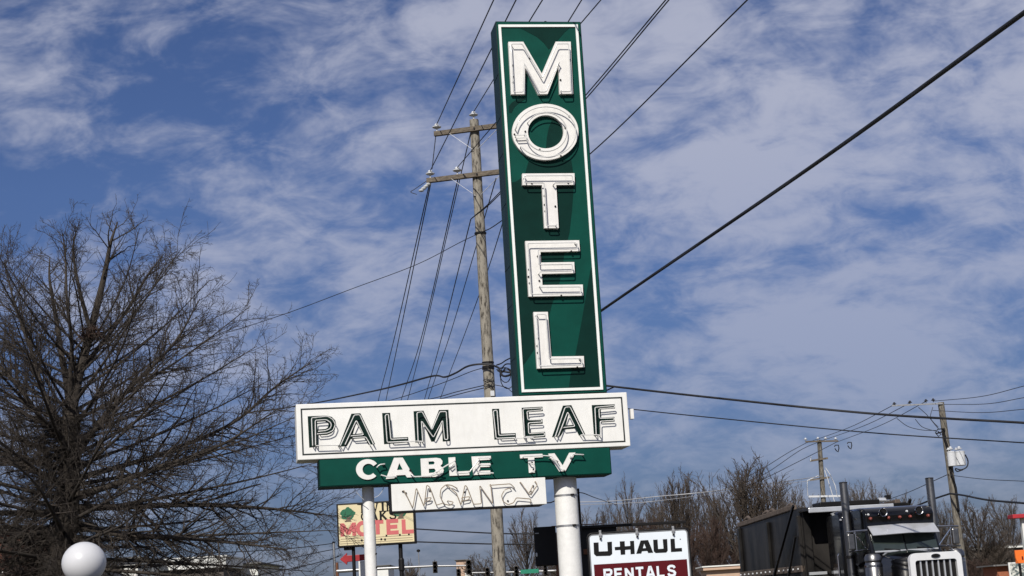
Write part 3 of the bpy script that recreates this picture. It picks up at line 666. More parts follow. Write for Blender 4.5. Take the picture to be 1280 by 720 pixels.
# spans that go away to the next pole, hidden behind the sign panels
YF = 78.
def away(lab, A, mids, r=.013):
    n = len(mids); wire(lab, [A] + [at(x, y, YP + (YF - YP) * (k + 1) / (n + .0)) for k, (x, y) in enumerate(mids)], r, group='wires descending left of the tall pole')
llb = arms[1][1] + Vector((pb.x, YP, -.08)) + AD * .06
away('leftmost of the thin wires descending left of the tall pole', llb, [(493.5, 420), (473, 500), (458, 566)])
away('second from left of the thin wires descending left of the tall pole', llb + AD * .03, [(499.3, 420), (482.5, 500), (469, 566)])
away('third from left of the thin wires descending left of the tall pole', ATT['lm'] - Vector((0, 0, .3)), [(527.3, 420), (501.5, 500), (482, 566)])
away('fourth from left of the thin wires descending left of the tall pole', ATT['top'] - Vector((.05, 0, .35)), [(566, 262), (529.8, 420), (509.5, 500), (492, 566)])
away('fifth from left of the thin wires descending left of the tall pole', P588, [(552.5, 420), (531, 498), (512, 566)])
away('sixth from left of the thin wires descending left of the tall pole', at(620, 223, YP - .4), [(594, 312), (562, 420), (535.5, 498), (514, 566)])
away('rightmost of the thin wires descending left of the tall pole', at(640, 240, YP - .4), [(610, 337), (580, 420), (551, 497), (530, 566)])
wire('short jumper wire joining the left ends of the two crossarms', [ATT['tl'] + Vector((-.03, 0, -.25)), ATT['ll'] + Vector((.05, 0, .05))], .011, group=GO)
wire('dark jumper hanging left from the strain insulator of the lower crossarm', [arms[1][1] + Vector((pb.x, YP, .0)), at(519, 236, YP), at(513.5, 240, YP), at(521, 243, YP)], .008, group=GO)
# service cables
hub = at(622, 459, YP - .25)
wire('thick black cable rising steeply to the upper right corner', [hub, at(640, 467.5, 34), at(752, 388, 27), at(1016, 207, 18), at(1280, 16, 13)], .024, extend=6)
wire('thick black cable sagging right from the sign foot across the right sky', [hub + Vector((0, 0, -.08)), at(690, 473, 35.2), at(757, 482, 34), at(900, 498, 32), at(1090, 517, 30), at(1280, 528.5, 28)], .022, extend=6)
wire('black jumper cable dropping beside the upright cabinet to the thick cable', [at(748, 492, 34.4), at(757, 488.5, 34.2), at(768, 483.5, 33.9)], .015)
wire('thin cable leaving the white box at the name panel end towards the right', [at(740, 505, 36), at(790, 511.5, 35.5), at(900, 523, 33), at(1090, 541, 30.5), at(1280, 553.5, 28)], .0115, extend=6)
wire('thick black cable running from the tall pole down behind the bare tree', [hub, at(612, 455.5, YP - .3), at(596, 455.5, YP - .2), at(583, 458.5, YP), at(570, 466, 36.5), at(556, 471.3, 37), at(541, 470, 37.5), at(500, 481, 40), at(460, 490.3, 45), at(395, 503.5, 55), at(330, 514, 66)], .022)
wire('upper thin cable falling left from the bands of the tall pole', [at(612, 458, YP - .2), at(590, 464, 37), at(555, 478, 38), at(500, 497, 42), at(440, 512, 52)], .009)
wire('middle thin cable running left from the hook on the tall pole', [at(612, 480, YP - .2), at(570, 490, 37.5), at(541, 498, 40), at(480, 511, 49)], .010)
wire('lowest thin cable running left from the hook on the tall pole', [at(613, 483, YP - .2), at(580, 491, 37), at(545, 500, 40), at(490, 512, 49)], .010)
for k, (dy, e) in enumerate(((447, 'uppermost'), (455, 'middle'), (463, 'lowest'))):
    wire('%s of the tangled short cables between pole and upright cabinet' % e, [hub + Vector((-.02, 0, .05 * (1 - k))), at(627, 457 + 3 * k - (1 - k) * 3, YP - .4), at(633, dy + (1 - k) * 3, YP - .5), at(646, dy + k * 4 - 3, YP - .8)], .015)
wire('thin stray cable looping under the tangle beside the tall pole', [at(618, 481, YP - .2), at(628, 483, YP - .3), at(634, 485, YP - .4), at(640, 490, YP - .5)], .009)
wire('thin cable passing behind the thick white post towards the far trees', [at(655, 627, 30), at(684, 628.5, 31), at(694, 626, 31.5), at(722, 615.5, 33), at(745, 622.5, 50), at(772, 631.5, 78)], .012)
wire('pale wire strung across the far trees left of the big bare crown, upper one', [at(722, 627.5, 92), at(770, 626, 90), at(818, 621, 88), at(900, 613, 88), at(1028, 595, 100)], .022, 'wire_white')
wire('pale wire strung across the far trees left of the big bare crown, lower one', [at(725, 631, 94), at(780, 629, 91), at(840, 624, 90), at(1026, 599, 100)], .015, 'wire_white')
wire('upper of two level cables crossing behind the foot of the tall pole', [at(440, 656.5, 66), at(522, 661.3, 64), at(615, 666.5, 62), at(667, 667, 61), at(760, 665, 60)], .026, 'wire')
wire('lower of two level cables crossing behind the foot of the tall pole', [at(440, 674, 66), at(522, 677.3, 64), at(615, 680, 62), at(667, 680, 61), at(760, 678, 60)], .026, 'wire')
# thin steel pole left of the cream sign
sp = at(417, 679, 72)
t_ = thing('steel_pole', 'thin grey pole left of the cream motel sign', 'pole', (sp.x, 72, 0))
part('pole', MB().tube([(0, 0, -.1), (0, 0, sp.z + .02)], .06, 8), M['steel'], t_, smooth=60)
part('cap', MB().lathe([(.07, 0), (.07, .05), (.03, .08)], 8, (0, 0, sp.z)), M['dark'], t_)
wire('topmost of three low wires left of the thin grey pole', [at(416, 679.3, 72), at(374, 684.5, 68), at(330, 688, 64), at(250, 692, 60)], .018)
wire('middle of three low wires left of the thin grey pole', [at(424, 685.5, 74), at(400, 690, 72), at(359, 699, 68), at(320, 707, 64)], .018)
wire('lowest of three low wires left of the thin grey pole', [at(424, 695.5, 74), at(390, 705, 70), at(347, 714, 66), at(310, 722, 62)], .018)

# transformer pole on the right
YT = 66.
b = at(1204.5, 710, YT); t = at(1176.2, 503, YT)
tp = thing('utility_pole', 'leaning wooden utility pole with two white transformers beside the black truck', 'utility pole', (b.x, YT, 0))
L_ = lambda px, py, dy=0.: Vector((at(px, py, YT).x - b.x, dy, at(px, py, YT).z))
bot = L_(1204.5, 712); bot = bot + (bot - L_(1176, 503)) * (bot.z / (L_(1176, 503).z - bot.z)) * 1.
part('pole', MB().tube([bot.lerp(L_(1176, 503), i / 8) for i in range(9)], [.165 - .035 * i / 8 for i in range(9)], 14), M['far_wood'], tp, smooth=60)
part('crossarm', MB().bar(L_(1114, 507.5, -.1), L_(1177, 505, -.16), .05, .06), M['steel'], tp)
for px, py in ((1117.5, 508), (1137, 506), (1157, 504.2), (1166, 503.2)):
    g = MB(); insulator(g, tuple(L_(px, py, -.1)), .85); part('insulator', g, M['porcelain_dark'], tp, smooth=40)
part('cutout_arm', MB().bar(L_(1181, 539, -.1), L_(1168, 543, -.3), .05, .05), M['dark'], tp)
part('fuse_loop', MB().tube([L_(x, y, -.3) for x, y in ((1176, 537), (1170, 537.5), (1167, 542), (1171, 546.5), (1174, 544), (1170, 540))], .022, 6), M['dark'], tp)
part('riser_conduit', MB().tube([L_(x, y, -.2) for x, y in ((1178, 536), (1179, 548), (1183, 560), (1187, 590), (1193, 610), (1197, 640))], .05, 8), M['dark'], tp, smooth=60)
def tank(px, py, w, h, dy, lab):
    c = L_(px, py, dy); g = MB().lathe([(w * .9, -h), (w, -h * .96), (w, h * .86), (w * 1.05, h * .88), (w * 1.05, h * .96), (w * .8, h * 1.05)], 16, tuple(c))
    o = part('transformer', g, M['porcelain'], tp, smooth=40, label=lab)
    g = MB(); insulator(g, tuple(c + Vector((.0, 0, h))), 1.1); part('bushing', g, M['porcelain'], o, smooth=40)
    g = MB(); insulator(g, tuple(c + Vector((-w * .55, 0, h * .98))), .9); part('bushing', g, M['porcelain'], o, smooth=40)
tank(1187.3, 574.5, .17, .30, -.30, 'smaller white transformer, seen in front of the pole'); tank(1199, 573.5, .21, .29, -.15, 'larger white transformer, right of the pole')
part('bracket', MB().bar(L_(1186, 566, -.15), L_(1199, 567, -.15), .06, .08), M['steel'], tp)
part('drop_loop', MB().tube(spline([L_(x, y, -.3) for x, y in ((1204, 569), (1207.5, 577), (1206, 584.5), (1199, 588), (1192, 586.5), (1194, 590), (1201, 588))], 4), .026, 6), M['dark'], tp, smooth=60)
GR = 'wires on the transformer pole'
YQ = 106.
for (x0, y0), (x1, y1), (xe, ye), w in (((1157, 502), (1045, 553), (1280, 482.5), 'upper'), ((1137, 504), (1024, 552), (1280, 497), 'middle'), ((1117.5, 506), (1007, 554), (1280, 511.5), 'lower')):
    wire('%s of three wires linking the far small pole to the transformer pole' % w, [at(x1, y1, YQ), at((x0 + x1) / 2, (y0 + y1) / 2 + 4, 84), at(x0, y0, YT)], .016, 'wire_grey', group=GR)
    k = {'upper': (1166, 501.5), 'middle': (1180, 505.5), 'lower': (1166, 513)}[w]
    wire('%s of three thin wires leaving the transformer pole to the right edge' % w, [at(k[0], k[1], YT), at((k[0] + 1280) / 2 + 4, (k[1] + ye) / 2 + 3.5, 60), at(xe, ye, 56)], .013, 'wire_grey', group=GR, extend=6)
    wire('%s of three wires running left from the far small pole into the crowns' % w, [at(x1, y1, YQ), at({'upper': 1000, 'middle': 1000, 'lower': 985}[w], {'upper': 576, 'middle': 563, 'lower': 566}[w], 98), at({'upper': 962, 'middle': 960, 'lower': 956}[w], {'upper': 595, 'middle': 590, 'lower': 584}[w], 92), at({'upper': 930, 'middle': 930, 'lower': 930}[w], {'upper': 609, 'middle': 604, 'lower': 598}[w], 88)], .021, 'wire_grey', group=GR)
for lab, pp in (('left', [(1121, 523), (1135, 533), (1153, 537.5), (1170, 538)]), ('middle', [(1144, 524), (1152, 533), (1162, 537), (1171, 539)]), ('right', [(1148, 509), (1159, 519), (1168, 530), (1174, 537)]), ('upright', [(1166, 509), (1163, 521), (1167, 528), (1173, 534)])):
    wire('%s slack jumper hanging from the transformer pole crossarm' % lab, [at(x, y, YT - .3) for x, y in pp], .014, 'wire_grey', group=GR)
wire('thick black cable attached to the transformer pole above the grille, right part', [at(1187.5, 617, YT - .3), at(1205, 619.3, 64), at(1235, 625, 61), at(1280, 629, 57)], .042, extend=6)
wire('thick black cable falling left from the transformer pole behind the truck stack', [at(1187.5, 617, YT - .3), at(1165, 624.5, 70), at(1130, 638, 76), at(1090, 650, 80)], .038)
wire('thin wire falling left from below the transformers', [at(1186, 592.5, YT - .2), at(1165, 602, 74), at(1135, 615.5, 90), at(1100, 628, 100)], .018, 'wire_grey')
wire('thin wire running right from below the transformers', [at(1188, 594, YT - .2), at(1230, 599, 62), at(1280, 601.5, 58)], .014, 'wire_grey', extend=6)
# far small pole
b = at(1031, 650, YQ); t = at(1024, 550, YQ)
fp_ = thing('utility_pole', 'far small wooden utility pole with white lower crossarm above the black dump bed', 'utility pole', (b.x, YQ, 0))
L_ = lambda px, py, dy=0.: Vector((at(px, py, YQ).x - b.x, dy, at(px, py, YQ).z))
bot = L_(1031, 650); bot = bot + (bot - L_(1024, 550)) * (bot.z / (L_(1024, 550).z - bot.z))
part('pole', MB().tube([bot.lerp(L_(1024, 550), i / 6) for i in range(7)], [.19 - .04 * i / 6 for i in range(7)], 12), M['far_wood'], fp_, smooth=60)
for (x0, y0, x1, y1, m_, w) in ((1006, 552.5, 1047, 551.5, 'arm_wood', .10), (1012, 576.5, 1034, 573, 'arm_wood', .12), (1012, 600.5, 1036, 597, 'arm_wood', .12), (1010, 621, 1052, 620.2, 'porcelain', .12)):
    part('crossarm', MB().bar(L_(x0, y0, -.2), L_(x1, y1, -.2), w, w), M[m_], fp_, label='white painted lower crossarm' if m_ == 'porcelain' else None)
for px, py in ((1006.5, 552), (1022, 551), (1031.5, 551), (1044, 551.5)):
    g = MB(); insulator(g, tuple(L_(px, py, -.2)), 1.2); part('insulator', g, M['porcelain'], fp_, smooth=40)
for pp in ([(1031, 585), (1037, 594), (1043, 607), (1046, 622)], [(1030, 588), (1034, 600), (1043, 630)], [(1009, 620), (1008, 610), (1008.5, 601), (1022, 595)], [(1013, 571), (1012.5, 577)]):
    part('drop_lead', MB().tube([L_(x, y, -.25) for x, y in pp], .03, 5), M['porcelain'], fp_, smooth=60)
for cx_, cy_ in ((1045, 561), (1061, 557.5)):
    part('hanging_cutout', MB().tube([L_(cx_ + x, cy_ + y, -.3) for x, y in ((-3, -2), (-2, -4), (2, -4), (2.6, 0), (1.5, 4.5), (-.5, 3), (-2.5, 0))], .035, 6), M['dark'], fp_)

# ------------------------------------------------------------------ traffic signals across the junction
YS = 132.
mp_ = at(421.5, 713, YS)
sig = thing('signal_mast', 'long grey signal mast arm over the far junction', 'signal mast', (mp_.x, YS, 0))
L_ = lambda px, py, dy=0.: Vector((at(px, py, YS).x - mp_.x, dy, at(px, py, YS).z))
part('pole', MB().tube([(0, 0, -.1), (0, 0, L_(421.5, 703).z)], [.17, .12], 10), M['rust'], sig, smooth=60)
part('arm', MB().tube([L_(421, 714), L_(470, 711), L_(540, 707.6), L_(583, 707)], [.16, .13, .09, .07], 8), M['steel'], sig, smooth=60)
YS2 = 128.
m2 = at(700, 713, YS2)
sig2 = thing('signal_mast', 'short grey signal mast arm behind the foot of the tall wooden pole', 'signal mast', (m2.x, YS2, 0))
L2 = lambda px, py, dy=0.: Vector((at(px, py, YS2).x - m2.x, dy, at(px, py, YS2).z))
part('pole', MB().tube([(0, 0, -.1), L2(700, 706)], [.17, .12], 10), M['steel'], sig2, smooth=60)
part('arm', MB().tube([L2(590, 716), L2(640, 715.2), L2(700, 713.2)], [.06, .08, .11], 8), M['steel'], sig2, smooth=60)
for mast, LL, px in ((sig, L_, 525), (sig, L_, 456), (sig2, L2, 629)):
    pass
M['sig_body'] = mat('signal_housing', (.030, .022, .016), .5, var=.3)
M['lens'] = mat('dull_signal_lens', (.34, .22, .16), .25, var=.3)
M['lens_lit'] = mat('sunlit_signal_lens', (.55, .40, .25), .2, var=.2)  # paler copy of the lens, sun reflection put into its colour
def signal(px, py, h, Y, lab):
    p = at(px, py, Y); t = thing('traffic_light', lab, 'traffic light', (p.x, Y - .25, p.z), 0, 'traffic lights over the far junction')
    w = h * .40
    part('housing', MB().box(-w / 2, w / 2, 0, .2, -h / 2, h / 2), M['sig_body'], t, bevel=.03)
    for k in (-1, 0, 1):
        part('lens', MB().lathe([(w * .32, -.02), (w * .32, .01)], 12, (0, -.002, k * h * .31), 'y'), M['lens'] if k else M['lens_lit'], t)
        part('visor', MB().lathe([(w * .36, -.16), (w * .40, .0), (w * .38, .0), (w * .34, -.16)], 12, (0, -.004, k * h * .31 + .01), 'y'), M['sig_body'], t)
    part('hanger', MB().bar((0, .1, h / 2), (0, .1, h / 2 + .12), .06), M['sig_body'], t)
signal(544, 709, .95, YS, 'left traffic light on the long mast arm, right of the cream sign')
signal(586.3, 709, 1.18, YS - 3, 'largest traffic light, at the end of the long mast arm')
signal(573.5, 718, .9, YS2 + 4, 'low traffic light cut by the frame, below the long mast arm end')
signal(609.5, 717, .95, YS2, 'traffic light just left of the foot of the tall wooden pole')
signal(645.5, 714.5, .9, YS2, 'traffic light left of the green street sign')
signal(681.5, 712.5, .82, YS2, 'traffic light right of the green street sign, under the black door')
M['sgreen'] = mat('street_sign_green', (.015, .22, .13), .4, var=.2)
p = at(662, 714.2, YS2); ss = thing('street_sign', 'green street name sign on a mast arm beneath the black cabinet door', 'street sign', (p.x, YS2 - .2, p.z))
part('blade', MB().prism(rr(-.72, .72, -.16, .16, .05, 3), 0, .03), M['sgreen'], ss)
g = MB()
part('bracket', MB().bar((0, .02, .12), (0, .18, .12), .05), M['steel'], ss)
lamp = at(523, 689.5, 140); t = thing('street_lamp', 'thin far street light pole right of the cream sign', 'street lamp', (lamp.x, 140, 0))
part('pole', MB().tube([(0, 0, -.1), (0, 0, lamp.z)], [.08, .045], 7), M['steel'], t); part('lamp_head', MB().lathe([(.05, -.05), (.16, 0), (.16, .14), (.05, .2)], 9, (0, 0, lamp.z)), M['dark'], t)

# ------------------------------------------------------------------ bare trees
rng = np.random.default_rng(11)
def np_tubes(P, R, sides):
    """P (N,S,3) centre lines, R (N,S) radii -> vertices, quads"""
    N, S_, _ = P.shape
    T = np.gradient(P, axis=1); T /= np.linalg.norm(T, axis=2, keepdims=True) + 1e-9
    ref = np.where(np.abs(T[:, :1, 2:3]) > .8, np.array([[[1., 0, 0]]]), np.array([[[0., 0, 1]]]))
    a = np.cross(T, np.broadcast_to(ref, T.shape)); a /= np.linalg.norm(a, axis=2, keepdims=True) + 1e-9
    b = np.cross(T, a); q = np.arange(sides) * 2 * np.pi / sides
    V = P[:, :, None, :] + R[:, :, None, None] * (a[:, :, None, :] * np.cos(q)[None, None, :, None] + b[:, :, None, :] * np.sin(q)[None, None, :, None])
    V = V.reshape(-1, 3)
    i = np.arange(N)[:, None, None] * (S_ * sides); s = np.arange(S_ - 1)[None, :, None] * sides; k = np.arange(sides)[None, None, :]; k2 = (k + 1) % sides
    F = np.stack([i + s + k, i + s + k2, i + s + sides + k2, i + s + sides + k], axis=-1).reshape(-1, 4)
    return V, F
def np_mesh(name, chunks, m):
    Vs, Fs, b = [], [], 0
    for V, F in chunks: Vs.append(V); Fs.append(F + b); b += len(V)
    V = np.concatenate(Vs).astype(np.float32); F = np.concatenate(Fs).astype(np.int32)
    me = bpy.data.meshes.new(name); me.vertices.add(len(V)); me.vertices.foreach_set('co', V.ravel())
    me.loops.add(F.size); me.loops.foreach_set('vertex_index', F.ravel())
    me.polygons.add(len(F)); me.polygons.foreach_set('loop_start', np.arange(0, F.size, 4, dtype=np.int32))
    me.update(calc_edges=True); me.materials.append(m); me.shade_smooth()
    return me
def norm(v): return v / (np.linalg.norm(v, axis=-1, keepdims=True) + 1e-9)
def sprout(P, R, Ln, m, ang, lenf, up, bend, S_, t0=.15, t1=1., rfac=.6, rmin=.004, shape=.5, zig=0., flat=0.):
    """m children on each parent line"""
    N, S0, _ = P.shape
    t = np.clip(t0 + (t1 - t0) * (np.arange(m)[None, :] + rng.uniform(0, 1, (N, m))) / m, 0, .999)
    f = t * (S0 - 1); i = np.floor(f).astype(int); fr = f - i; ar = np.arange(N)[:, None]
    i1 = np.minimum(i + 1, S0 - 1)
    pos = P[ar, i] * (1 - fr[..., None]) + P[ar, i1] * fr[..., None]; T = norm(P[ar, i1] - P[ar, i])
    pr = R[ar, i] * (1 - fr) + R[ar, i1] * fr
    rv = rng.normal(size=(N, m, 3)); 
    if flat: rv[..., 2] *= (1 - flat)
    side = norm(rv - T * (rv * T).sum(-1, keepdims=True))
    a = np.radians(rng.uniform(*ang, (N, m)))[..., None]
    d = T * np.cos(a) + side * np.sin(a); d[..., 2] += up; d = norm(d)
    L = Ln[:, None] * lenf * (1 - shape * t) * rng.uniform(.55, 1.2, (N, m))
    bv = rng.normal(size=(N, m, 3)) * bend; bv[..., 2] += up * .6
    s = np.linspace(0, 1, S_)[None, None, :, None]
    Q = pos[:, :, None, :] + L[..., None, None] * (d[:, :, None, :] * s + bv[:, :, None, :] * s * s * .5)
    if zig: Q[:, :, 1:] += rng.normal(size=Q[:, :, 1:].shape) * (L[..., None, None] * zig)
    r0 = np.maximum(np.minimum(pr * rfac, L * .018 + .002), rmin)
    Rr = np.maximum(r0[..., None] * (1 - .75 * np.linspace(0, 1, S_)), rmin * .75)
    return Q.reshape(-1, S_, 3), Rr.reshape(-1, S_), L.ravel()
def lines(lst, S_):
    """hand placed limbs: list of (points, r0, r1) resampled to S_ points"""
    P = []; R = []
    for pts, r0, r1 in lst:
        q = np.array([tuple(p) for p in spline(pts, 8)]); k = np.linspace(0, len(q) - 1, S_); i = np.floor(k).astype(int); i1 = np.minimum(i + 1, len(q) - 1); f = (k - i)[:, None]
        P.append(q[i] * (1 - f) + q[i1] * f); R.append(np.linspace(r0, r1, S_))
    P = np.array(P); R = np.array(R); return P, R, np.linalg.norm(np.diff(P, axis=1), axis=2).sum(1)

def big_tree():
    YT_ = 26.; b = at(72, 790, YT_)
    t = thing('bare_tree', 'big bare leafless tree with spreading dark twigs filling the left side', 'tree', (b.x, YT_, 0))
    Q = lambda px, py, dy=0.: Vector((at(px, py, YT_).x - b.x, dy, at(px, py, YT_).z))
    trunk = [Vector((0, 0, -.2)), Vector((.02, 0, .8)), Q(76, 700), Q(84, 620, .05), Q(88, 560), Q(90, 510, -.05)]
    hand = [(trunk, .27, .13),
            ([Q(90, 512, -.05), Q(98, 470), Q(112, 410, .1), Q(128, 345, .1), Q(138, 305), Q(145, 276, .1)], .105, .010),
            ([Q(88, 520), Q(82, 480, .1), Q(76, 440), Q(66, 395, .2), Q(62, 350), Q(58, 318, .2)], .075, .009),
            ([Q(89, 515), Q(92, 470, -.2), Q(94, 430, -.2), Q(90, 380, -.3), Q(86, 320, -.2), Q(84, 296, -.3)], .05, .008),
            ([Q(86, 545), Q(60, 500, -.1), Q(40, 440), Q(20, 385), Q(0, 325, .2)], .055, .009),
            ([Q(97, 470), Q(118, 430, .3), Q(150, 380, .5), Q(176, 340, .4), Q(196, 310, .5)], .05, .008),
            ([Q(112, 410), Q(104, 360, -.3), Q(100, 320, -.4), Q(105, 298, -.5)], .04, .007),
            ([Q(86, 590), Q(120, 545, -.3), Q(170, 495, -.6), Q(230, 440, -.8), Q(262, 385, -.8)], .06, .009),
            ([Q(86, 600), Q(130, 585, .3), Q(200, 560, .6), Q(280, 520, .9), Q(330, 475, 1.0), Q(378, 442, 1.)], .06, .009),
            ([Q(84, 620), Q(140, 612, -.4), Q(210, 590, -.8), Q(290, 566, -1.1), Q(360, 525, -1.3)], .06, .009),
            ([Q(84, 635), Q(150, 632, .3), Q(240, 628, .6), Q(330, 632, .9), Q(405, 640, 1.1)], .075, .009),
            ([Q(82, 650), Q(150, 668, -.3), Q(230, 674, -.7), Q(310, 682, -1.0), Q(372, 690, -1.2)], .07, .009),
            ([Q(84, 610), Q(40, 585, -.2), Q(-20, 555, -.4), Q(-90, 520, -.5), Q(-150, 470, -.5)], .055, .009),
            ([Q(82, 640), Q(30, 640, .3), Q(-50, 640, .5), Q(-150, 650, .8), Q(-230, 660, .9)], .075, .009),
            ([Q(82, 660), Q(40, 672, -.5), Q(-20, 690, -1.), Q(-90, 712, -1.4)], .06, .008),
            ([Q(86, 560), Q(50, 530, .4), Q(0, 470, .8), Q(-50, 420, 1.0), Q(-80, 380, 1.)], .06, .008)]
    P, R, L = lines(hand, 22)
    ch_t = [np_tubes(P[:1], R[:1], 10)]; ch_l = [np_tubes(P[1:], R[1:], 6)]
    # further limbs all round the trunk and leaders
    lim = []
    for k in range(92):
        u = k / 91; z = 1.5 + 4.9 * u ** 1.15; az = k * 2.39996 + rng.uniform(-.2, .2)
        px = np.interp(z, [0, 2.2, 3.8, 5.2, 6.6, 8], [0, .05, .15, .25, .5, .85]); el = R_(np.interp(z, [1.5, 2.6, 4.5, 6, 7.5], [-20, -1, 22, 36, 48]) + rng.uniform(-7, 7))
        Lk = np.interp(z, [1.5, 2.5, 4., 5., 6., 7.], [3.5, 4.5, 4.3, 3.4, 2.3, 1.2]) * rng.uniform(.84, 1.05); p = Vector((px, 0, z))
        d = Vector((math.cos(az) * math.cos(el), math.sin(az) * math.cos(el), math.sin(el))); s_ = d.cross(Vector((0, 0, 1))).normalized(); w = rng.uniform(-.12, .12); up = np.interp(z, [2, 3.2, 5], [-.35, .05, .35])
        lim.append(([p, p + d * Lk * .33 + s_ * w * Lk * .4, p + d * Lk * .68 + s_ * w * Lk * .7 + Vector((0, 0, up * .35)), p + d * Lk + s_ * w * Lk * .3 + Vector((0, 0, up))], .008 + .0075 * Lk, .005))
    P2, R2, L2 = lines(lim, 16); ch_l.append(np_tubes(P2, R2, 5))
    # thin dead shoots that hang in a tangle round the trunk
    zz = 1.2 + 4.0 * rng.uniform(0, 1, 230) ** 1.2; az = rng.uniform(0, 2 * np.pi, 230); Ls = rng.uniform(.5, 1.5, 230); e = R_(1) * rng.uniform(-35, 35, 230)
    d = np.stack([np.cos(az) * np.cos(e), np.sin(az) * np.cos(e), np.sin(e)], 1); o_ = np.stack([np.interp(zz, [0, 4], [0, .15]), zz * 0, zz], 1); q = np.linspace(0, 1, 7)[None, :, None]
    P3 = o_[:, None] + d[:, None] * Ls[:, None, None] * q + np.array([0, 0, -.35]) * q * q * Ls[:, None, None] + rng.normal(size=(230, 7, 3)) * .025 * q; R3 = np.broadcast_to(np.linspace(.014, .005, 7), (230, 7))
    ch_l.append(np_tubes(P3, R3, 4))
    up_ = [1, 2, 3, 5, 6]; lat = [4] + list(range(7, len(P))); lg = L2 > 3.1; md = (L2 <= 3.1) & (L2 > 1.9); sh = L2 <= 1.9
    P1 = [(P[up_], R[up_], L[up_], 17, .34, .2), (P[lat], R[lat], L[lat], 50, .34, .22), (P2[lg], R2[lg], L2[lg], 24, .32, .26), (P2[md], R2[md], L2[md], 15, .32, .26), (P2[sh], R2[sh], L2[sh], 9, .36, .2), (P3, R3, Ls, 8, .42, .12)]; cr = []; A3 = []
    for p_, r_, l_, m_, lf, ts in P1:
        a, ra, la = sprout(p_, r_, np.minimum(l_, 3.6), m_, (28, 60), lf, .10, .26, 8, ts, 1., .5, .0046, .42, .010); cr.append(np_tubes(a, ra, 4)); A3.append((a, ra, la))
    a = np.concatenate([x[0] for x in A3]); ra = np.concatenate([x[1] for x in A3]); la = np.concatenate([x[2] for x in A3])
    b2, rb, lb = sprout(a, ra, la, 8, (30, 62), .44, .06, .35, 5, .15, 1., .6, .0033, .5, .016); cr.append(np_tubes(b2, rb, 3))
    k = rng.random(len(b2)) < .85; c2, rc, lc = sprout(b2[k], rb[k], np.maximum(lb[k], .22), 3, (30, 65), .50, .05, .3, 3, .2, 1., .7, .0027, .4); cr.append(np_tubes(c2, rc, 3))
    link('trunk', np_mesh('trunk', ch_t, M['bark']), t)
    link('limb', np_mesh('limb', ch_l, M['bark']), t); link('crown', np_mesh('crown', cr, M['twig']), t)
    # an old nest in the fork
    g = []
    c = Q(120, 421, -.25); W = rng.normal(size=(150, 3)); W = norm(W) * np.array([.17, .17, .10]); d = norm(rng.normal(size=(150, 3)) * np.array([1, 1, .4])) * .10
    nest = np_tubes(np.stack([W - d, W, W + d], 1), np.full((150, 3), .006), 3)
    o = link('bird_nest', np_mesh('bird_nest', [nest], M['twig_red']), None, c + Vector((b.x, YT_, 0))); tag(o, 'small ragged bird nest of twigs lodged in the upper fork of the big bare tree', 'nest')
big_tree()

def proto_tree(kind, seed, mtw):
    """a far tree 10 m high"""
    global rng
    rng = np.random.default_rng(seed)
    hand = [([Vector((0, 0, -.3)), Vector((.05, 0, 2)), Vector((-.05, .05, 4.)), Vector((.08, 0, 6.2))], .24, .10)]
    n = {'vase': 22, 'spread': 20, 'brush': 40, 'wispy': 15}[kind]
    for k in range(n):
        az = k * 2.39996; u = (k + .5) / n
        if kind == 'vase': z = 1.6 + 4.2 * u; el = 62 + 16 * u + rng.uniform(-8, 8); L = 6.2 * (1 - .45 * u) * rng.uniform(.85, 1.1)
        elif kind == 'spread': z = 2.2 + 4 * u; el = 32 + 40 * u + rng.uniform(-10, 10); L = 4.8 * (1 - .35 * u) * rng.uniform(.8, 1.15)
        elif kind == 'brush': z = .3 + 5 * u; el = 25 + 45 * u + rng.uniform(-15, 15); L = 4.4 * (1 - .35 * u) * rng.uniform(.8, 1.1)
        else: z = 2.5 + 4 * u; el = 45 + 30 * u + rng.uniform(-12, 12); L = 4.4 * (1 - .3 * u) * rng.uniform(.8, 1.1)
        e = R_(el); d = Vector((math.cos(az) * math.cos(e), math.sin(az) * math.cos(e), math.sin(e))); p = Vector((0, 0, z)); w = Vector((rng.uniform(-.3, .3), rng.uniform(-.3, .3), 0))
        hand.append(([p, p + d * L * .4 + w, p + d * L * .75 + w + Vector((0, 0, .25)), p + d * L + Vector((0, 0, .6))], .05 + .007 * L, .022))
    P, R, L = lines(hand, 12)
    m1, m2 = {'vase': (15, 9), 'spread': (15, 9), 'brush': (20, 13), 'wispy': (14, 9)}[kind]
    a, ra, la = sprout(P[1:], R[1:], L[1:], m1, (18, 48), .42, .22, .25, 6, .15, 1., .6, .020, .55, .015)
    b2, rb, lb = sprout(a, ra, la, m2, (20, 55), .52, .12, .3, 4, .1, 1., .7, .015, .45, .02)
    tr = np_mesh('trunk', [np_tubes(P[:1], R[:1], 8), np_tubes(P[1:], R[1:], 5)], M['bark'])
    cw = np_mesh('crown', [np_tubes(a, ra, 3), np_tubes(b2, rb, 3)], M[mtw])
    return tr, cw
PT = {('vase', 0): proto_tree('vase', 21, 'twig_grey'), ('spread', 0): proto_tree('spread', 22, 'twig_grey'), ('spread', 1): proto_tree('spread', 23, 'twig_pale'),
      ('brush', 0): proto_tree('brush', 24, 'twig_red'), ('wispy', 0): proto_tree('wispy', 25, 'twig_pale'), ('brush', 1): proto_tree('brush', 26, 'twig_grey')}
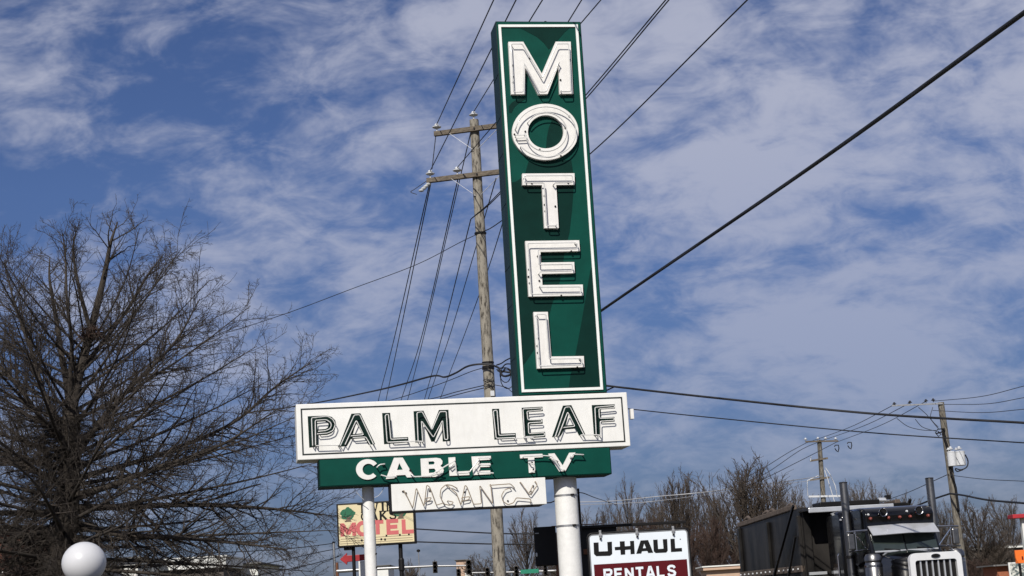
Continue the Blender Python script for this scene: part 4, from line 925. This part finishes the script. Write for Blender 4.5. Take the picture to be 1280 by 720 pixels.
def far_tree(key, px, pyt, hw, D, lab, rz):
    p = at(px, pyt, D); b = at(px + (hor(px) - pyt) * .075, hor(px) + 5, D); h = p.z
    t = thing('bare_tree' if key[0] != 'brush' else 'bare_shrub', lab, 'tree' if key[0] != 'brush' else 'shrub', (b.x - .01 * h, D, 0), rz, 'bare trees behind the street')
    wref = {'vase': 2.5, 'spread': 3.5, 'brush': 3.0, 'wispy': 2.4}[key[0]]; ht = {'vase': 10.6, 'spread': 10.2, 'brush': 9.2, 'wispy': 10.4}[key[0]]
    t.scale = (hw * D / FPX / wref,) * 2 + (h / ht,)
    for nm, me in zip(('trunk', 'crown'), PT[key]): link(nm, me, t)
FT = [
    (('spread', 0), 655, 638, 36, 150, 'grey bare tree standing between the tall wooden pole and the black cabinet door', .3),
    (('wispy', 0), 611, 688, 40, 150, 'low pale bare tree behind the traffic lights, left of the tall pole', 1.),
    (('brush', 1), 512, 700, 22, 150, 'low brown bush under the cream motel sign', 2.),
    (('wispy', 0), 735, 628, 30, 140, 'thin bare tree just right of the thick white post', .4),
    (('spread', 0), 787, 600, 27, 110, 'bare tree above the left half of the rental sign', 1.9),
    (('brush', 0), 808, 640, 34, 100, 'reddish bare bush above the right half of the rental sign', 2.4),
    (('vase', 0), 850, 583, 34, 96, 'upright bare tree above the right edge of the rental sign', 2.9),
    (('brush', 0), 886, 640, 34, 84, 'reddish bare bush right beside the rental sign', .2),
    (('brush', 0), 850, 662, 30, 84, 'dark reddish bush directly behind the rental sign corner', 1.2),
    (('vase', 0), 933, 566, 50, 88, 'largest far bare tree with a fan of upright branches behind the dump bed', .9),
    (('brush', 0), 965, 628, 34, 92, 'brown bare bush right of the fan shaped tree, behind the dump bed', 3.3),
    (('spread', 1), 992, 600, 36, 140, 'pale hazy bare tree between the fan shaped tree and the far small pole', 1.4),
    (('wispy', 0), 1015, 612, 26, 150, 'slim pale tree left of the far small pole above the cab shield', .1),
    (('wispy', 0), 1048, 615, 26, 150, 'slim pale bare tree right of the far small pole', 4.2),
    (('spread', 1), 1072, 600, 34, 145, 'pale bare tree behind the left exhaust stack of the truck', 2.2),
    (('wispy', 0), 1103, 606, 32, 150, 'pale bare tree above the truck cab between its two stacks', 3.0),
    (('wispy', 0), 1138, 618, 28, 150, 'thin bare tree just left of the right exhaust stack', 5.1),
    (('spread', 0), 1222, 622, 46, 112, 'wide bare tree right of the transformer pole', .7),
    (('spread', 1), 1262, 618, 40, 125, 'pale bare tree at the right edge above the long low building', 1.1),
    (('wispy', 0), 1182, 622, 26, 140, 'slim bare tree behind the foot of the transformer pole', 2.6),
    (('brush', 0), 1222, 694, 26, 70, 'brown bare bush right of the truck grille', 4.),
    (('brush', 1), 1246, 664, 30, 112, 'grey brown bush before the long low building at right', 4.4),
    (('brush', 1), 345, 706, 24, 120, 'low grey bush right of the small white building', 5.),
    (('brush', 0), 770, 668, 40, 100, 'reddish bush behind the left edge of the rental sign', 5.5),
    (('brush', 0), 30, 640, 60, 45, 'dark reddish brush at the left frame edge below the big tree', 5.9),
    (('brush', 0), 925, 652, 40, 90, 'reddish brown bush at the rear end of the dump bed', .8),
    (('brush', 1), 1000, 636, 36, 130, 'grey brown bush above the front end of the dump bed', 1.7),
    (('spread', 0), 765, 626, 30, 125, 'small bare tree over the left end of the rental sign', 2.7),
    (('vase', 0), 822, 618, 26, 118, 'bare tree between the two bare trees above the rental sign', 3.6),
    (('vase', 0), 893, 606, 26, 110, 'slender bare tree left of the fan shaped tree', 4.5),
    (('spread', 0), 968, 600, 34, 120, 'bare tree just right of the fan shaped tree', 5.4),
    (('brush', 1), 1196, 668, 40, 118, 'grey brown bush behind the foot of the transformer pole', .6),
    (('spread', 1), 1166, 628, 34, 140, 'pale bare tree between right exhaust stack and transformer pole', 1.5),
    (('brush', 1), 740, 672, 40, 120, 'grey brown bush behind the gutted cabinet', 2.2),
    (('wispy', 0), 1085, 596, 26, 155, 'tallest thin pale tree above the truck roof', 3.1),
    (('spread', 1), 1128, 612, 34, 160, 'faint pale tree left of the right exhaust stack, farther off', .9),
    (('brush', 1), 700, 690, 40, 140, 'grey brush behind the base of the thick white post', 3.9),
]
for a in FT: far_tree(*a)

# ------------------------------------------------------------------ buildings
M['brick'] = mat('red_brick', (.24, .075, .045), .9, var=.4, scale=14, bump=.2)
M['brick2'] = mat('orange_brick', (.36, .12, .06), .9, var=.3, scale=14, bump=.2)
M['fascia'] = mat('white_fascia', (.74, .74, .70), .6, var=.12, scale=2)
M['tan'] = mat('peach_stucco', (.52, .36, .26), .85, var=.15, scale=2)
M['dark_wall'] = mat('brown_wall', (.09, .075, .065), .8, var=.3, scale=2)  # the wall's own dark brown, below the white fascia
M['greyroof'] = mat('grey_roof', (.17, .165, .16), .9, var=.3, scale=1.2)
M['glass'] = mat('dark_window_glass', (.02, .024, .028), .08, var=.3, scale=1)
M['orange'] = mat('orange_sign_paint', (.85, .17, .015), .5, var=.1, scale=3)
M['cloth_red'] = mat('red_canopy', (.42, .02, .03), .5, var=.2, scale=2)
def building(lab, x0, x1, ytop, D, depth, wall, fas=None, roofm='greyroof', fh=.5, windows=(), name='building', cat='building', door=None):
    a = at(x0, ytop, D); b = at(x1, ytop, D); h = (a.z + b.z) / 2; w = b.x - a.x
    t = thing(name, lab, cat, ((a.x + b.x) / 2, D, 0))
    part('wall', MB().box(-w / 2, w / 2, 0, depth, -.1, h - (fh if fas else .05)), M[wall], t)
    if fas: part('fascia', MB().box(-w / 2 - .15, w / 2 + .15, -.25, depth + .2, h - fh + .003, h - .06), M[fas], t)
    part('roof', MB().box(-w / 2 - .2, w / 2 + .2, -.3, depth + .25, h - .057, h), M[roofm], t)
    for (u, z0, ww, hh) in windows:
        x = -w / 2 + u * w
        f = part('window', MB().stroke([(x - ww / 2, z0), (x + ww / 2, z0), (x + ww / 2, z0 + hh), (x - ww / 2, z0 + hh)], .07, -.05, .01, True), M['fascia'], t)
        part('pane', MB().box(x - ww / 2, x + ww / 2, -.02, .012, z0, z0 + hh), M['glass'], f)
    return t
building('white fronted low building behind the trunk of the big bare tree', -60, 172, 703, 62, 9, 'fascia', windows=[(.2, .9, 1.2, 1.3), (.5, .9, 1.2, 1.3), (.8, .9, 1.2, 1.3)])
building('low building with a white flat fascia, left of the small white block', 204, 279, 696.5, 66, 8, 'dark_wall', 'fascia', 'fascia', .48, windows=[(.25, .8, .8, 1.1), (.7, .8, .8, 1.1)])
building('small white block building at the end of the drooping twigs', 285, 322, 704, 70, 6, 'fascia', windows=[(.5, .7, .7, 1.0)])
building('red brick building at the left frame edge behind twigs', -120, 30, 664, 52, 9, 'brick', windows=[(.55, 2.6, 1., 1.1), (.85, 2.6, 1., 1.1), (.55, .8, 1., 1.2), (.85, .8, 1., 1.2)])
building('peach building with a row of small windows between rental sign and truck', 882, 924, 706.5, 74, 2.5, 'tan', 'tan', 'fascia', .2, windows=[(.12 + .125 * k, 2.02, .10, .10) for k in range(7)])
building('small white building seen right of the thin white post', 470, 485, 706.5, 140, 6, 'fascia', windows=[(.4, 1.5, .35, .6)])
building('tall pale block behind the largest traffic light', 570, 583, 699.5, 190, 8, 'tan', windows=[(.5, 3.6, .5, .8)])
building('low white wall block below the largest traffic light', 581, 591, 713, 180, 6, 'fascia')
building('long low dark building with a pale roof edge at the right', 1204, 1330, 681, 120, 6, 'dark_wall', 'fascia', 'greyroof', .22, windows=[(.2, 1.2, 1.6, 1.3), (.4, 1.2, 1.6, 1.3), (.6, 1.2, 1.6, 1.3)])
building('orange brick shop under the orange sign at the right edge', 1245, 1330, 703.5, 66, 2, 'brick2', windows=[(.55, .6, 1.2, 1.1)])
op = at(1268.5, 688, 63); op2 = at(1300, 702.5, 63)
t = thing('shop_sign', 'orange sign board with small dark red print at the right frame edge', 'sign', (op.x, 63, 0))
part('board', MB().box(0, op2.x - op.x + .6, 0, .12, op2.z, op.z), M['orange'], t, bevel=.01)
part('printed_letter', MB().stroke([(.26, op2.z + .12), (.26, op2.z + .26)], .05, -.006, .001), M['maroon'], t); part('printed_letter', MB().stroke([(.34, op2.z + .10), (.36, op2.z + .24), (.44, op2.z + .26)], .05, -.006, .001), M['maroon'], t)
part('post', MB().box(.9, 1.0, .02, .11, -.1, op2.z - .003), M['dark'], t); part('post', MB().box(.1, .18, .02, .11, -.1, op2.z - .003), M['dark'], t)
pp = at(1267.5, 703.5, 64.5); M['poster'] = mat('poster_print', (.60, .60, .54), .6, scale=5, col2=(.10, .13, .13), lo=.47, hi=.53, stretch=(1, 1, 2))
t = thing('window_poster', 'pale poster panel on the orange brick shop below the orange sign', 'poster', (pp.x, 65.2, 0))
part('frame', MB().stroke([(0, pp.z - .62), (1.2, pp.z - .62), (1.2, pp.z), (0, pp.z)], .06, -.02, .04, True), M['fascia'], t); part('print', MB().box(0, 1.2, 0, .03, pp.z - .62, pp.z), M['poster'], t)
cp = at(1266, 645.5, 90); cp2 = at(1300, 643.5, 90)
t = thing('canopy', 'red forecourt canopy on a white column at the right frame edge', 'canopy', (cp.x, 90, 0))
part('roof_slab', MB().box(0, 8, 0, 1.0, cp.z - .11, cp.z + .11), M['cloth_red'], t, bevel=.02); part('column', MB().box(.58, .90, .4, .75, -.1, cp.z - .124), M['fascia'], t)

# ------------------------------------------------------------------ black dump truck
M['black_paint'] = mat('black_truck_paint', (.004, .004, .005), .14, var=.3, scale=2, coat=.45, spec=.25)
M['black_bed'] = mat('streaked_black_bed', (.006, .006, .006), .34, scale=1.1, stretch=(1, 1.5, .45), col2=(.034, .031, .029), lo=.36, hi=.60, bump=.3, bscale=2.5, spec=.12)  # paler dusty streaks stand in for wavy reflections, put into the colour
M['chrome'] = mat('chrome', (.62, .62, .63), .16, 1., var=.15, scale=6)
M['dull_chrome'] = mat('dull_stack_chrome', (.27, .265, .26), .36, 1., var=.3, scale=6)
M['dust'] = mat('dusty_tarp', (.125, .095, .075), .95, var=.4, scale=7, bump=.4)
M['alu'] = mat('polished_aluminium', (.72, .73, .74), .35, .6, var=.12, scale=5)
M['amber'] = mat('amber_lens', (.24, .06, .045), .25, var=.3)
M['screen'] = mat('windscreen_glass', (.030, .040, .036), .04, var=.2, spec=.8)
M['dash'] = mat('grey_dashboard', (.26, .28, .26), .8, var=.3)
M['rubber'] = mat('tyre_rubber', (.018, .018, .018), .85, var=.3)
M['grille_white'] = mat('bright_grille_shell', (.78, .78, .78), .25, .15, var=.06, scale=4)
tb = at(1170, 705, 31.)
truck = thing('dump_truck', 'black dump truck with chrome exhaust stacks and white framed grille', 'truck', (tb.x, 31, 0), R_(8))
def tp_(name, mb, m, par=truck, **k): return part(name, mb, M[m], par, **k)
# grille
g = MB().prism(rr(-.52, .52, .95, 2.16, .13, 5), -.02, .10, [rr(-.415, .415, .85 + .1, 2.02, .05, 3)])
gs = tp_('grille', g, 'grille_white', bevel=.018)
tp_('grille_mesh', MB().box(-.43, .43, .06, .09, .96, 2.03), 'dark', gs)
for k in range(8):
    x = -.415 + .83 * k / 7; 
    if 0 < k < 7: tp_('grille_bar', MB().box(x - .014, x + .014, .02, .058, .97, 2.015), 'alu', gs)
tp_('emblem', MB().prism(arc(0, 2.09, .085, .035, 0, 345, 24), -.032, -.018), 'ink', gs); tp_('emblem_rim', MB().stroke(arc(0, 2.09, .09, .04, 0, 345, 24), .010, -.034, -.018, True), 'chrome', gs)
# hood
def loft(sections):
    """sections: list of (y, [(x,z)...]) with equal counts"""
    mb = MB(); n = len(sections[0][1]); vs = [(x, y, z) for y, s_ in sections for x, z in s_]
    fs = [(i * n + j, i * n + (j + 1) % n, (i + 1) * n + (j + 1) % n, (i + 1) * n + j) for i in range(len(sections) - 1) for j in range(n)]
    fs += [tuple(range(n)), tuple((len(sections) - 1) * n + j for j in range(n))[::-1]]
    return mb.add(vs, fs)
def hood_sec(hw, z0, z1, r=.14): return [(-hw, z0), (-hw, z1 - r), (-hw + r * .3, z1 - r * .3), (-hw + r, z1), (0, z1 + .03), (hw - r, z1), (hw - r * .3, z1 - r * .3), (hw, z1 - r), (hw, z0)]
tp_('hood', loft([(.10, hood_sec(.50, .9, 2.12)), (.6, hood_sec(.53, .9, 2.17)), (1.42, hood_sec(.62, .9, 2.24))]), 'black_paint', smooth=40)
tp_('hood_hinge', MB().box(-.012, .012, .12, 1.38, 2.165, 2.19), 'chrome')
for s_ in (-1, 1):
    tp_('fender', MB().prism_x([(-.15, .75), (-.12, 1.05), (.1, 1.28), (.6, 1.36), (1.1, 1.28), (1.35, 1.0), (1.42, .65), (1.2, .62), (1.1, .95), (.8, 1.12), (.4, 1.12), (.12, .95), (.02, .7)], s_ * .52, s_ * 1.18), 'black_paint', bevel=.03)
    h = tp_('headlight', MB().box(s_ * .62, s_ * .98, -.22, .02, 1.02, 1.24), 'chrome', bevel=.03); tp_('lens', MB().box(s_ * .65, s_ * .95, -.235, -.222, 1.05, 1.21), 'porcelain', h)
    for y, x in ((.62, .95), (3.9, .92), (6.6, .92), (7.95, .92)):
        w = tp_('wheel', MB().lathe([(.30, -.15), (.48, -.15), (.52, -.10), (.52, .10), (.48, .15), (.30, .15)], 24, (s_ * x, y, .52), 'x'), 'rubber', smooth=40)
        tp_('rim', MB().lathe([(.29, -.14), (.29, .14), (.10, .17), (.06, .20)], 16, (s_ * x, y, .52), 'x'), 'alu', w, smooth=40)
    # exhaust stack
    st = tp_('exhaust_stack', MB().tube([(s_ * .93, 2.15, 1.2), (s_ * .93, 2.15, 3.2), (s_ * .93, 2.15, 3.72)], .083, 16, False).lathe([(.083, 0), (.09, .02), (.075, .03), (.07, -.05)], 16, (s_ * .93, 2.15, 3.70)), 'dull_chrome', smooth=40)
    tp_('stack_clamp', MB().lathe([(.09, -.03), (.10, -.03), (.10, .03), (.09, .03)], 16, (s_ * .93, 2.15, 2.2)), 'dark', st)
    tp_('stack_elbow', MB().tube([(s_ * .93, 2.15, 2.16), (s_ * .90, 2.2, 2.08), (s_ * .80, 2.3, 2.0)], .05, 10), 'dull_chrome', st, smooth=50)
    # mirror
    mr_ = tp_('mirror', MB().box(s_ * 1.10 - .068, s_ * 1.10 + .068, 1.50, 1.56, 2.33, 2.64), 'dull_chrome', bevel=.02)
    for z in (2.68, 2.29): tp_('mirror_arm', MB().tube([(s_ * .74, 1.55, z + .02), (s_ * 1.0, 1.52, z + .01), (s_ * 1.18, 1.53, z), (s_ * 1.18, 1.53, z + (.0))], .019, 6), 'chrome', mr_)
    tp_('mirror_brace', MB().tube([(s_ * .74, 1.62, 2.30), (s_ * 1.02, 1.53, 2.66)], .018, 6), 'chrome', mr_); tp_('mirror_rod', MB().tube([(s_ * 1.0, 1.53, 2.29), (s_ * 1.0, 1.53, 2.68)], .012, 6), 'chrome', mr_)
    # air cleaner
    ac = tp_('air_cleaner', MB().lathe([(.15, 1.3), (.17, 1.32), (.17, 2.02), (.155, 2.04), (.155, 2.06), (.17, 2.08), (.165, 2.16), (.13, 2.21), (.05, 2.23)], 20, (s_ * .86, 1.05, 0)), 'dull_chrome', smooth=40)
    for z in (1.55, 1.98): tp_('band', MB().lathe([(.171, -.02), (.178, -.02), (.178, .02), (.171, .02)], 20, (s_ * .86, 1.05, z)), 'chrome', ac)
tp_('bumper', MB().box(-1.2, 1.2, -.42, -.30, .42, .88), 'chrome', bevel=.04); tp_('chassis', MB().box(-.42, .42, 0, 9.4, .62, .9), 'dark')
# cab
cabp = tp_('cab', MB().prism_x([(1.46, 1.0), (1.46, 2.24), (1.60, 2.62), (1.66, 2.80), (1.62, 3.02), (1.72, 3.12), (2.0, 3.17), (2.65, 3.18), (2.65, 1.0)], -.74, .74), 'black_paint', bevel=.05, smooth=40)
slp = tp_('sleeper', MB().prism_x([(2.66, .9), (2.66, 3.06), (2.78, 3.17), (3.5, 3.17), (3.62, 3.06), (3.62, .9)], -.90, .90), 'black_paint', bevel=.07, smooth=40)
for s_ in (-1, 1):
    x0, x1 = (-.66, -.02) if s_ < 0 else (.02, .66)
    wn = tp_('windscreen', MB().add([(x0, 1.452, 2.28), (x1, 1.43, 2.28), (x1, 1.555, 2.62), (x0, 1.575, 2.62), (x0, 1.49, 2.28), (x1, 1.49, 2.28), (x1, 1.62, 2.62), (x0, 1.62, 2.62)], [(0, 1, 2, 3), (7, 6, 5, 4), (0, 4, 5, 1), (1, 5, 6, 2), (2, 6, 7, 3), (3, 7, 4, 0)]), 'screen', cabp)
    tp_('wiper', MB().tube([((x0 + x1) / 2 + .2, 1.41, 2.27), ((x0 + x1) / 2 - .12, 1.425, 2.31)], .010, 5), 'dark', wn)
    tp_('sill', MB().bar((x0, 1.435, 2.262), (x1, 1.42, 2.262), .03), 'alu', cabp)
    sd = tp_('side_window', MB().box(s_ * .742, s_ * .748, 1.72, 2.4, 2.28, 2.66), 'screen', cabp)
    dr = tp_('door', MB().box(s_ * .741, s_ * .746, 1.66, 2.5, 1.05, 2.22), 'black_paint', cabp); tp_('handle', MB().box(s_ * .748, s_ * .775, 2.30, 2.46, 2.02, 2.06), 'chrome', dr)
    vs_ = [(0, 1.22, 2.60), (s_ * .70, 1.34, 2.585), (s_ * .70, 1.60, 2.78), (0, 1.53, 2.795)]
    tp_('visor', MB().add(vs_ + [(x, y + .012, z - .012) for x, y, z in vs_], [(0, 1, 2, 3), (7, 6, 5, 4), (0, 4, 5, 1), (1, 5, 6, 2), (2, 6, 7, 3), (3, 7, 4, 0)]), 'alu', cabp)
    hn = tp_('air_horn', MB().tube([(s_ * .38, 1.52, 3.04), (s_ * .38, 1.60, 3.04), (s_ * .38, 2.2, 3.06)], [.07, .045, .02], 14, False), 'chrome', cabp, smooth=50)
    tp_('horn_ring', MB().lathe([(.05, .0), (.085, -.02), (.09, .0), (.07, .02)], 18, (s_ * .38, 1.515, 3.04), 'y'), 'chrome', hn); tp_('horn_mouth', MB().lathe([(.060, -.004), (.060, .002)], 14, (s_ * .38, 1.494, 3.04), 'y'), 'dark', hn)
for k, x in enumerate((-.62, -.24, .0, .22, .60)):
    tp_('marker_light', MB().lathe([(.030, .06), (.034, 0), (.024, -.03), (.01, -.04)], 10, (x, 1.60, 2.93), 'y'), 'amber', cabp, smooth=60)
for x, z in ((-.90, 2.98), (-.66, 3.01), (.16, 3.04)): tp_('roof_lamp', MB().lathe([(.022, .04), (.026, 0), (.014, -.02)], 9, (x, 1.60 if x > -.8 else 2.6, z), 'y'), 'porcelain', cabp, smooth=60)
tp_('sleeper_hatch', MB().box(-.903, -.912, 2.95, 3.35, 1.72, 2.02), 'chrome', slp, bevel=.004); tp_('grab_rail', MB().tube([(-.93, 2.85, 1.5), (-.96, 2.85, 1.55), (-.96, 2.85, 2.25), (-.93, 2.85, 2.3)], .014, 6), 'chrome', slp)
# dump bed
bed = tp_('dump_bed', MB().add([(x, y, z) for x in (-1.22, 1.22) for y, z in ((4.3, 3.36), (4.3, 1.6), (9.3, 1.6), (9.3, 3.20))] + [(x, y, z) for x in (-1.17, 1.17) for y, z in ((4.36, 3.36), (4.36, 1.66), (9.24, 1.66), (9.24, 3.20))], [(0, 1, 2, 3), (4, 7, 6, 5), (8, 11, 10, 9), (12, 13, 14, 15), (0, 4, 5, 1), (3, 2, 6, 7), (1, 5, 6, 2), (8, 9, 13, 12), (11, 15, 14, 10), (9, 10, 14, 13), (0, 3, 11, 8), (4, 12, 15, 7), (0, 8, 12, 4), (3, 7, 15, 11)]), 'black_bed')
bed.data.polygons  # one welded tub: sides, headboard, tailgate, floor
for s_ in (-1, 1):
    tp_('top_rail', MB().bar((s_ * 1.20, 4.75, 3.40), (s_ * 1.20, 9.34, 3.27), .13, .12), 'dust', bed, bevel=.02)
    for y in (4.37, 6.75, 9.22): tp_('rib', MB().box(s_ * 1.223, s_ * 1.29, y - .07, y + .07, 1.62, 3.19), 'black_bed', bed, bevel=.012)
    tp_('lower_rail', MB().box(s_ * 1.223, s_ * 1.31, 4.3, 9.3, 1.98, 2.12), 'dust' if s_ < 0 else 'black_bed', bed, bevel=.01)
    tp_('tarp_arm', MB().bar((s_ * 1.34, 4.35, 3.42), (s_ * 1.34, 6.9, 1.5), .05), 'black_metal', bed); tp_('tarp_arm', MB().bar((s_ * 1.33, 4.45, 2.75), (s_ * 1.33, 5.6, 1.5), .045), 'black_metal', bed)
    for k in range(14): tp_('marker_stud', MB().lathe([(.022, -.02), (.022, .02)], 7, (s_ * 1.315, 4.5 + .36 * k, 2.05), 'x'), 'porcelain', bed)
for k, y in enumerate((5.05, 6.5, 6.95, 8.6)): tp_('tarp_lump', MB().tube([(-1.19, y - .22, 3.44 - .0192 * (y - 5)), (-1.17, y, 3.485 - .0192 * (y - 5)), (-1.20, y + .25, 3.44 - .0192 * (y - 5))], [.03, .05, .03], 8), 'dust', bed, smooth=60)
sh = tp_('cab_shield', MB().box(-1.26, 1.0, 3.55, 4.295, 3.25, 3.31), 'black_bed', bed, bevel=.01)
tp_('shield_lip', MB().box(-1.28, .62, 3.49, 3.545, 3.20, 3.31), 'alu', sh, bevel=.015)
tp_('tarp_housing', MB().box(-1.0, .34, 3.56, 4.1, 3.315, 3.42), 'black_metal', sh, bevel=.02); tp_('roller', MB().tube([(.36, 3.7, 3.41), (.60, 3.7, 3.40)], .05, 10), 'alu', sh)
tp_('crank', MB().box(.52, .62, 3.62, 3.75, 3.42, 3.50), 'black_metal', sh)
tp_('light_bar', MB().box(-1.34, -.95, 3.66, 3.70, 1.90, 1.96), 'alu', bed)
tp_('headboard_post', MB().box(-1.20, -1.05, 4.18, 4.29, 1.3, 3.29), 'black_bed', bed)
